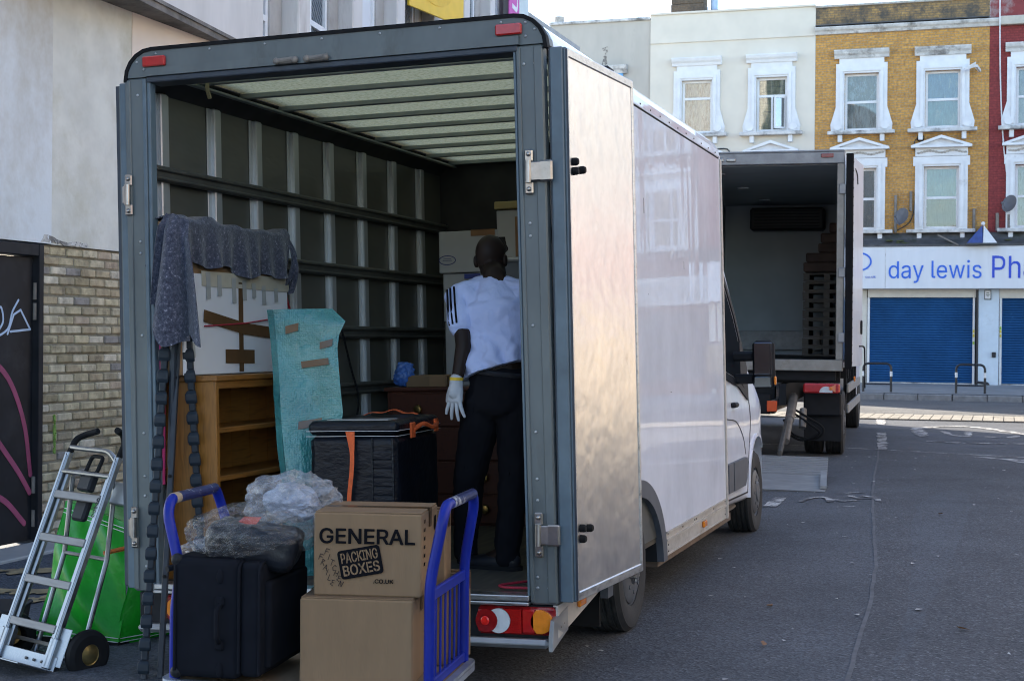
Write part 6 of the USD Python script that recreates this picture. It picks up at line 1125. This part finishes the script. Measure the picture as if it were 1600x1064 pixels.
# plastic bags on the suitcase
def crumple(c, r, s, a1, a2, sd, flat=None, n=5):
    g = sphere((0, 0, 0), r, n, s); v = np.array(g.vertices); nn = v/np.linalg.norm(v, axis=1, keepdims=True)
    v0 = v; v = v*np.array([1.0, .45, 1.5]); w = a1*(fbm(v, 5/r*.12, sd)-.5)*2; w2 = a2*(1-2*np.abs(fbm(v, 11/r*.12, sd+5)-.5)*2)+a2*.6*(1-2*np.abs(fbm(v, 26/r*.12, sd+9)-.5)*2); v = v0+nn*(w+w2)[:, None]
    if flat is not None: v[:, 2] = np.where(v[:, 2] < flat, flat+(v[:, 2]-flat)*.08, v[:, 2])
    g.vertices = v+c; return g
black_bag_m = mat('black_nylon_bag', (.008, .009, .012), .35, var=.3, scale=9, spec=.35, bump=.004, bscale=22)
BG = TR@Tm(-.275, -.16, DZ+.515)
T = Thing('plastic_bag', 'clear plastic bag holding a black cushion on top of the suitcase', 'bag', (0, 0, 0), m=BG)
T.part('film', crumple((.0, 0, .07), .22, (1.0, .85, .44), .04, .040, 4, -.066, n=4), film_thin, smooth=False); T.part('black_cushion', displace(displace(xf(Tm(.03, -.02, .0)@Rm(.15, [0, 1, 0])@Rm(.2, [0, 0, 1]), soft(-.19, .19, -.15, .15, -.045, .125, .055, .03)), .022, 7, 3), .008, 22, 5), black_bag_m, smooth=True)
T.part('red_label', hull(np.array([[-.02, -.10, .13], [.07, -.11, .13], [-.0, -.06, .155], [.08, -.07, .155]])+np.array([0, 0, .0])), mat('red_label', (.5, .05, .03), .5)); T.part('knot', crumple((-.20, -.02, -.0), .06, (1.4, .6, .5), .015, .014, 7, n=4), film, smooth=True)
T = Thing('plastic_bag', 'crumpled clear plastic wrapping heaped above the black cushion', 'bag', (0, 0, 0), m=TR@Tm(-.165, .05, DZ+.625))
T.part('film', crumple((.0, 0, .075), .15, (1.1, .8, .62), .055, .045, 14, n=4), film, smooth=False); T.part('film', crumple((.0, 0.01, .07), .12, (1.15, .8, .65), .045, .045, 24, n=4), film_thin, smooth=False)
T.part('pale_contents', crumple((.0, .01, .065), .09, (1.15, .8, .7), .03, .02, 34, n=4), mat('crumpled_pale_wrapping', (.38, .41, .48), .35, var=.4, scale=9, coat=.3), smooth=20)
# rails of a bed frame leaning on the load
def slat_rail(m, L=1.95, n=17, label='', plain=False):
    T = Thing('bed_side_rail', label, 'bed rail', (0, 0, 0), m=m, group='dismantled bed rails leaning on the load')
    T.part('rail', bx(-.014, .014, 0, .03, 0, L, .004), rail_steel)
    if plain:
        for z in (.5, 1.0, 1.5): T.part('peg', cyl((.0, -.012, z), (.0, .002, z), .009, 10), black_rubber)
        return T
    for i in range(n):
        z = .06+(L-.12)*i/(n-1); g = hull(np.vstack([trimesh.creation.icosphere(subdivisions=1, radius=.009).vertices+q for q in ((-.02, -.010, z-.024), (.02, -.010, z-.024), (-.021, -.022, z-.012), (.021, -.022, z-.012), (-.021, -.022, z+.014), (.021, -.022, z+.014), (-.016, -.010, z+.026), (.016, -.010, z+.026))])); T.part('slat_holder', g, slat_rubber)
        if i < n-1: T.part('rubber_web', bx(-.016, .016, -.014, -.003, z+.036, z+(L-.12)/(n-1)-.028, .004), slat_rubber)
    return T
def lean(b, t, yaw=0.0):
    b, t = np.array(b, float), np.array(t, float); z = (t-b)/np.linalg.norm(t-b); x = np.array([math.cos(yaw), math.sin(yaw), 0]); y = np.cross(z, x); y /= np.linalg.norm(y); x = np.cross(y, z); m = np.eye(4); m[:3, 0], m[:3, 1], m[:3, 2], m[:3, 3] = x, y, z, b; return m
slat_rail(lean((-.935, -.26, -.03), (-.985, .03, 1.84), .35), 1.90, 17, 'bed rail with rubber slat holders, leftmost of the leaning rails')
slat_rail(lean((-.872, -.215, -.03), (-.935, .05, 1.80), .30), 1.84, 16, 'plain dark bed rail with pegs between the two rubber ones', plain=True)
slat_rail(lean((-.82, .11, .44), (-.915, .09, 1.82), .30), 1.40, 13, 'bed rail with rubber slat holders beside the bookcase end')
T = Thing('bed_bracket', 'dark curved bed bracket over the tops of the leaning rails', 'bracket', (0, 0, 0), local=True)
T.part('hook', tube(rounded([(-1.01, .01, 1.90), (-.96, .0, 1.865), (-.955, -.005, 1.70)], .05), .02, 8), rail_steel); T.part('hook', tube(rounded([(-.88, .0, 1.87), (-.93, -.005, 1.84), (-.94, -.01, 1.0)], .05), .018, 8), rail_steel)
single('pink_tube', tube([(-1.045, .06, .9), (-1.045, .05, 1.72)], .028, 12), pink_m, label='pink plastic tube end behind the leaning bed rails', cat='tube')
# aluminium sack truck
alu_pol = mat('extruded_aluminium', (.27, .28, .295), .34, metal=1.0, var=.08, scale=10, rvar=.08)
rung_m = mat('scuffed_rung', (.17, .165, .165), .5, metal=.8, var=.2, scale=14, stretch=(.4, 3, 3))
steel_gold = mat('gold_passivated_rim', (.30, .22, .09), .35, metal=.9, var=.35, scale=14)
b0, t0 = np.array([-1.755, -.10, -.04]), np.array([-1.593, .29, 1.01])
up_ = (t0-b0)/np.linalg.norm(t0-b0); xr = np.array([.93, -.36, 0]); xr -= up_*(xr@up_); xr /= np.linalg.norm(xr); fr_ = np.cross(xr, up_)   # fr_: out of the ladder's back face (away from the camera)
SM = np.eye(4); SM[:3, 0], SM[:3, 1], SM[:3, 2], SM[:3, 3] = xr, np.cross(up_, xr), up_, b0
T = Thing('sack_truck', 'aluminium folding sack truck with black grips leaning by the green bag', 'sack truck', (0, 0, 0), m=SM)
hw, HL = .222, 1.24
for s in (-1, 1):
    T.part('rail', [bx(s*hw-.019, s*hw+.019, -.016, .016, 0, HL-.10, .004), bx(s*hw-.006, s*hw+.006, -.020, -.0155, .01, HL-.12, .001), bx(s*hw+.010, s*hw+.0155, -.019, -.0155, .01, HL-.12, .001)], alu_pol)
    T.part('inner_rail', bx(s*(hw-.04)-.012, s*(hw-.04)+.012, .0, .024, .02, HL-.2, .004), alu_pol)
    T.part('rear_leg', tube([(s*(hw-.03), .05, HL-.22), (s*(hw-.03), .16, .62), (s*(hw-.02), .20, .05)], .014, 10), alu_pol)
    T.part('hand_grip', tube(rounded([(s*hw, .0, HL-.12), (s*hw, .01, HL-.02), (s*hw+.012, -.03 if s > 0 else .05, HL+.02), (s*hw+(.05 if s > 0 else .10), -.10 if s > 0 else .06, HL+.02 if s > 0 else HL+.05)], .04, 6), .0175, 12), black_rubber)
    T.part('rail_foot', bx(s*hw-.03, s*hw+.03, -.02, .05, .0, .16, .006), alu_pol)
for z in (.20, .43, .66, .90): T.part('rung', bx(-hw+.018, hw-.018, -.02, -.004, z-.022, z+.022, .004), rung_m)
T.part('top_bar', tube(rounded([(-hw, 0, HL-.07), (-hw+.10, -.01, HL-.075), (hw-.08, -.01, HL-.075), (hw, 0, HL-.13)], .06), .014, 10), alu_pol); T.part('cross_bar', tube([(-hw+.01, -.006, HL-.21), (hw-.01, -.006, HL-.21)], .0135, 10), alu_pol)
T.part('loop_grip', tube(rounded([(-.05, .02, HL-.20), (-.05, .03, HL-.10), (.05, .03, HL-.10), (.05, .02, HL-.20), (-.045, .02, HL-.205)], .025), .011, 8), black_rubber); T.part('latch_block', [bx(-.06, .05, -.0, .05, HL-.30, HL-.19, .01), bx(-.05, .06, .02, .06, HL-.46, HL-.33, .012)], black_plastic)
T.part('lower_bar', tube([(-hw+.03, .16, .62), (hw-.03, .16, .62)], .011, 8), alu_pol); T.part('lower_bar', tube([(-hw+.02, .20, .08), (hw-.02, .20, .08)], .011, 8), alu_pol); T.part('ratchet_box', bx(hw-.03, hw+.10, .05, .12, HL-.34, HL-.22, .006), alu_dull)
T.part('toe_plate', [bx(-hw-.06, hw+.06, -.22, .0, -.012, -.002, .003), bx(-hw-.06, hw+.06, -.004, .006, -.012, .07, .003)], alu_pol); T.part('side_plate', bx(hw+.02, hw+.10, .0, .006, .02, .22, .004), alu_pol); T.part('side_plate', bx(-hw-.10, -hw-.02, .0, .006, .02, .22, .004), alu_pol)
for p_ in ((.03), (.10), (.17)): T.part('bolt', sphere((p_, -.008, .03), .008, 1), rust_grey)
g = meshkit.text_mesh('COSCO', .022, .002, True); g.apply_translation(-g.bounds[0]); T.part('lettering', xf(basis((hw-.010, -.0205, .80), (0, 0, 1), (-1, 0, 0)), g), black_plastic)
for s in (-1, 1):
    w = T.part('wheel', lathe([(.055, -.032), (.10, -.034), (.122, -.02), (.128, 0), (.122, .02), (.10, .034), (.055, .032), (.055, -.032)], 'x', 36, (s*(hw+.11), .13, .125)), black_rubber)
    T.part('rim', lathe([(.062, -.025), (.05, -.02), (.03, -.03), (0, -.03)], 'x', 24, (s*(hw+.11), .13, .125)) if s < 0 else lathe([(.0, .03), (.03, .03), (.05, .02), (.062, .025)], 'x', 24, (s*(hw+.11), .13, .125)), steel_gold, w)
T.part('axle', cyl((-hw-.10, .13, .125), (hw+.10, .13, .125), .011, 10), rust_grey)
# green bag
green_pvc = mat('green_tarpaulin', (.008, .24, .014), .33, var=.25, scale=3, bump=.008, bscale=7, spec=.3, col2=(.008, .20, .014), thr=(.5, .7))
T = Thing('rubble_bag', 'green tarpaulin carrier bag with white stitching behind the sack truck', 'bag', (0, 0, 0), local=True)
gb = {'bl': (-2.08, .46, -.08), 'br': (-1.55, .48, -.08), 'fr': (-1.44, .98, -.08), 'tl': (-2.10, .78, .70), 'tr': (-1.58, .66, .60), 'trr': (-1.46, 1.12, .62)}
gb = {k: np.array(v) for k, v in gb.items()}
def quad(a, b, c, d, bulge, sd):
    n = np.cross(b-a, d-a); n /= np.linalg.norm(n)
    return lambda u, v: (a*(1-u)+b*u)*(1-v)+(d*(1-u)+c*u)*v+n*(bulge*math.sin(math.pi*u)*math.sin(math.pi*v)+.024*math.sin(7*u+9*v+sd)*math.sin(math.pi*v)+.010*math.sin(19*(u*.7+v)+sd)*math.sin(math.pi*u))
fq, sq = quad(gb['bl'], gb['br'], gb['tr'], gb['tl'], .05, 1), quad(gb['br'], gb['fr'], gb['trr'], gb['tr'], .11, 3)
T.part('front_panel', grid(fq, 40, 40, .004), green_pvc, smooth=True); T.part('side_panel', grid(sq, 40, 40, .004), green_pvc, smooth=True)
bk = quad(gb['tl'], gb['tr'], gb['trr'], gb['tl']+(.2, .5, 0), .02, 5); T.part('top_panel', grid(bk, 20, 20, .004), green_pvc, smooth=True)
for v in (.07, .10, .92, .95): T.part('stitching', [tube([np.array(q(u, v))+(np.array((.4, -.9, 0)) if i == 0 else np.array((.95, -.3, 0)))*.006 for u in np.linspace(0.01, .99, 30)], .0025, 5) for i, q in enumerate((fq, sq))], white_thread)
T.part('base', hull([gb['bl'], gb['br'], gb['fr'], gb['bl']+(.2, .55, 0), gb['bl']+(0, 0, .05), gb['br']+(0, 0, .05), gb['fr']+(0, 0, .05)]), black_rubber)
T.part('orange_tie', tube(spline([np.array(sq(-.3, .80)), np.array(sq(.2, .84))+(0, -.02, 0), np.array(sq(.6, .96))+(.0, -.02, 0), np.array(sq(.62, 1.02))]), .013, 6), mat('orange_tie', (.45, .12, .02), .7))
T = Thing('bin_bag', 'black shiny bin bag stuffed on top of the green bag', 'bag', (0, 0, 0), local=True)
T.part('film', crumple((-1.46, .98, .70), .12, (1, 1, .9), .02, .02, 3, n=4), mat('black_bin_film', (.012, .012, .014), .16, var=.3, coat=.5), smooth=True)
T = Thing('storage_tote', 'dark plastic tote on the ground behind the sack truck foot', 'tote', (0, 0, 0), m=Tm(-2.30, .35, -.08)@Rm(.35, [0, 0, 1]))
T.part('body', hull([(-.14, -.1, 0), (.14, -.1, 0), (-.14, .2, 0), (.14, .2, 0), (-.17, -.13, .2), (.17, -.13, .2), (-.17, .23, .2), (.17, .23, .2)]), black_plastic); T.part('rim', bx(-.18, .18, -.14, .24, .201, .225, .008), black_plastic)
T = Thing('drain_pipe', 'pale vertical pipe strip where the brick wall meets the van', 'pipe', (-4.52, 5.95, 0)); T.part('pipe', cyl((-4.52, 5.95, -.05), (-4.52, 5.95, 1.55), .05, 14), white_paint); T.part('clip', bx(-4.6, -4.46, 5.89, 6.01, .9, .94, .005), white_paint)
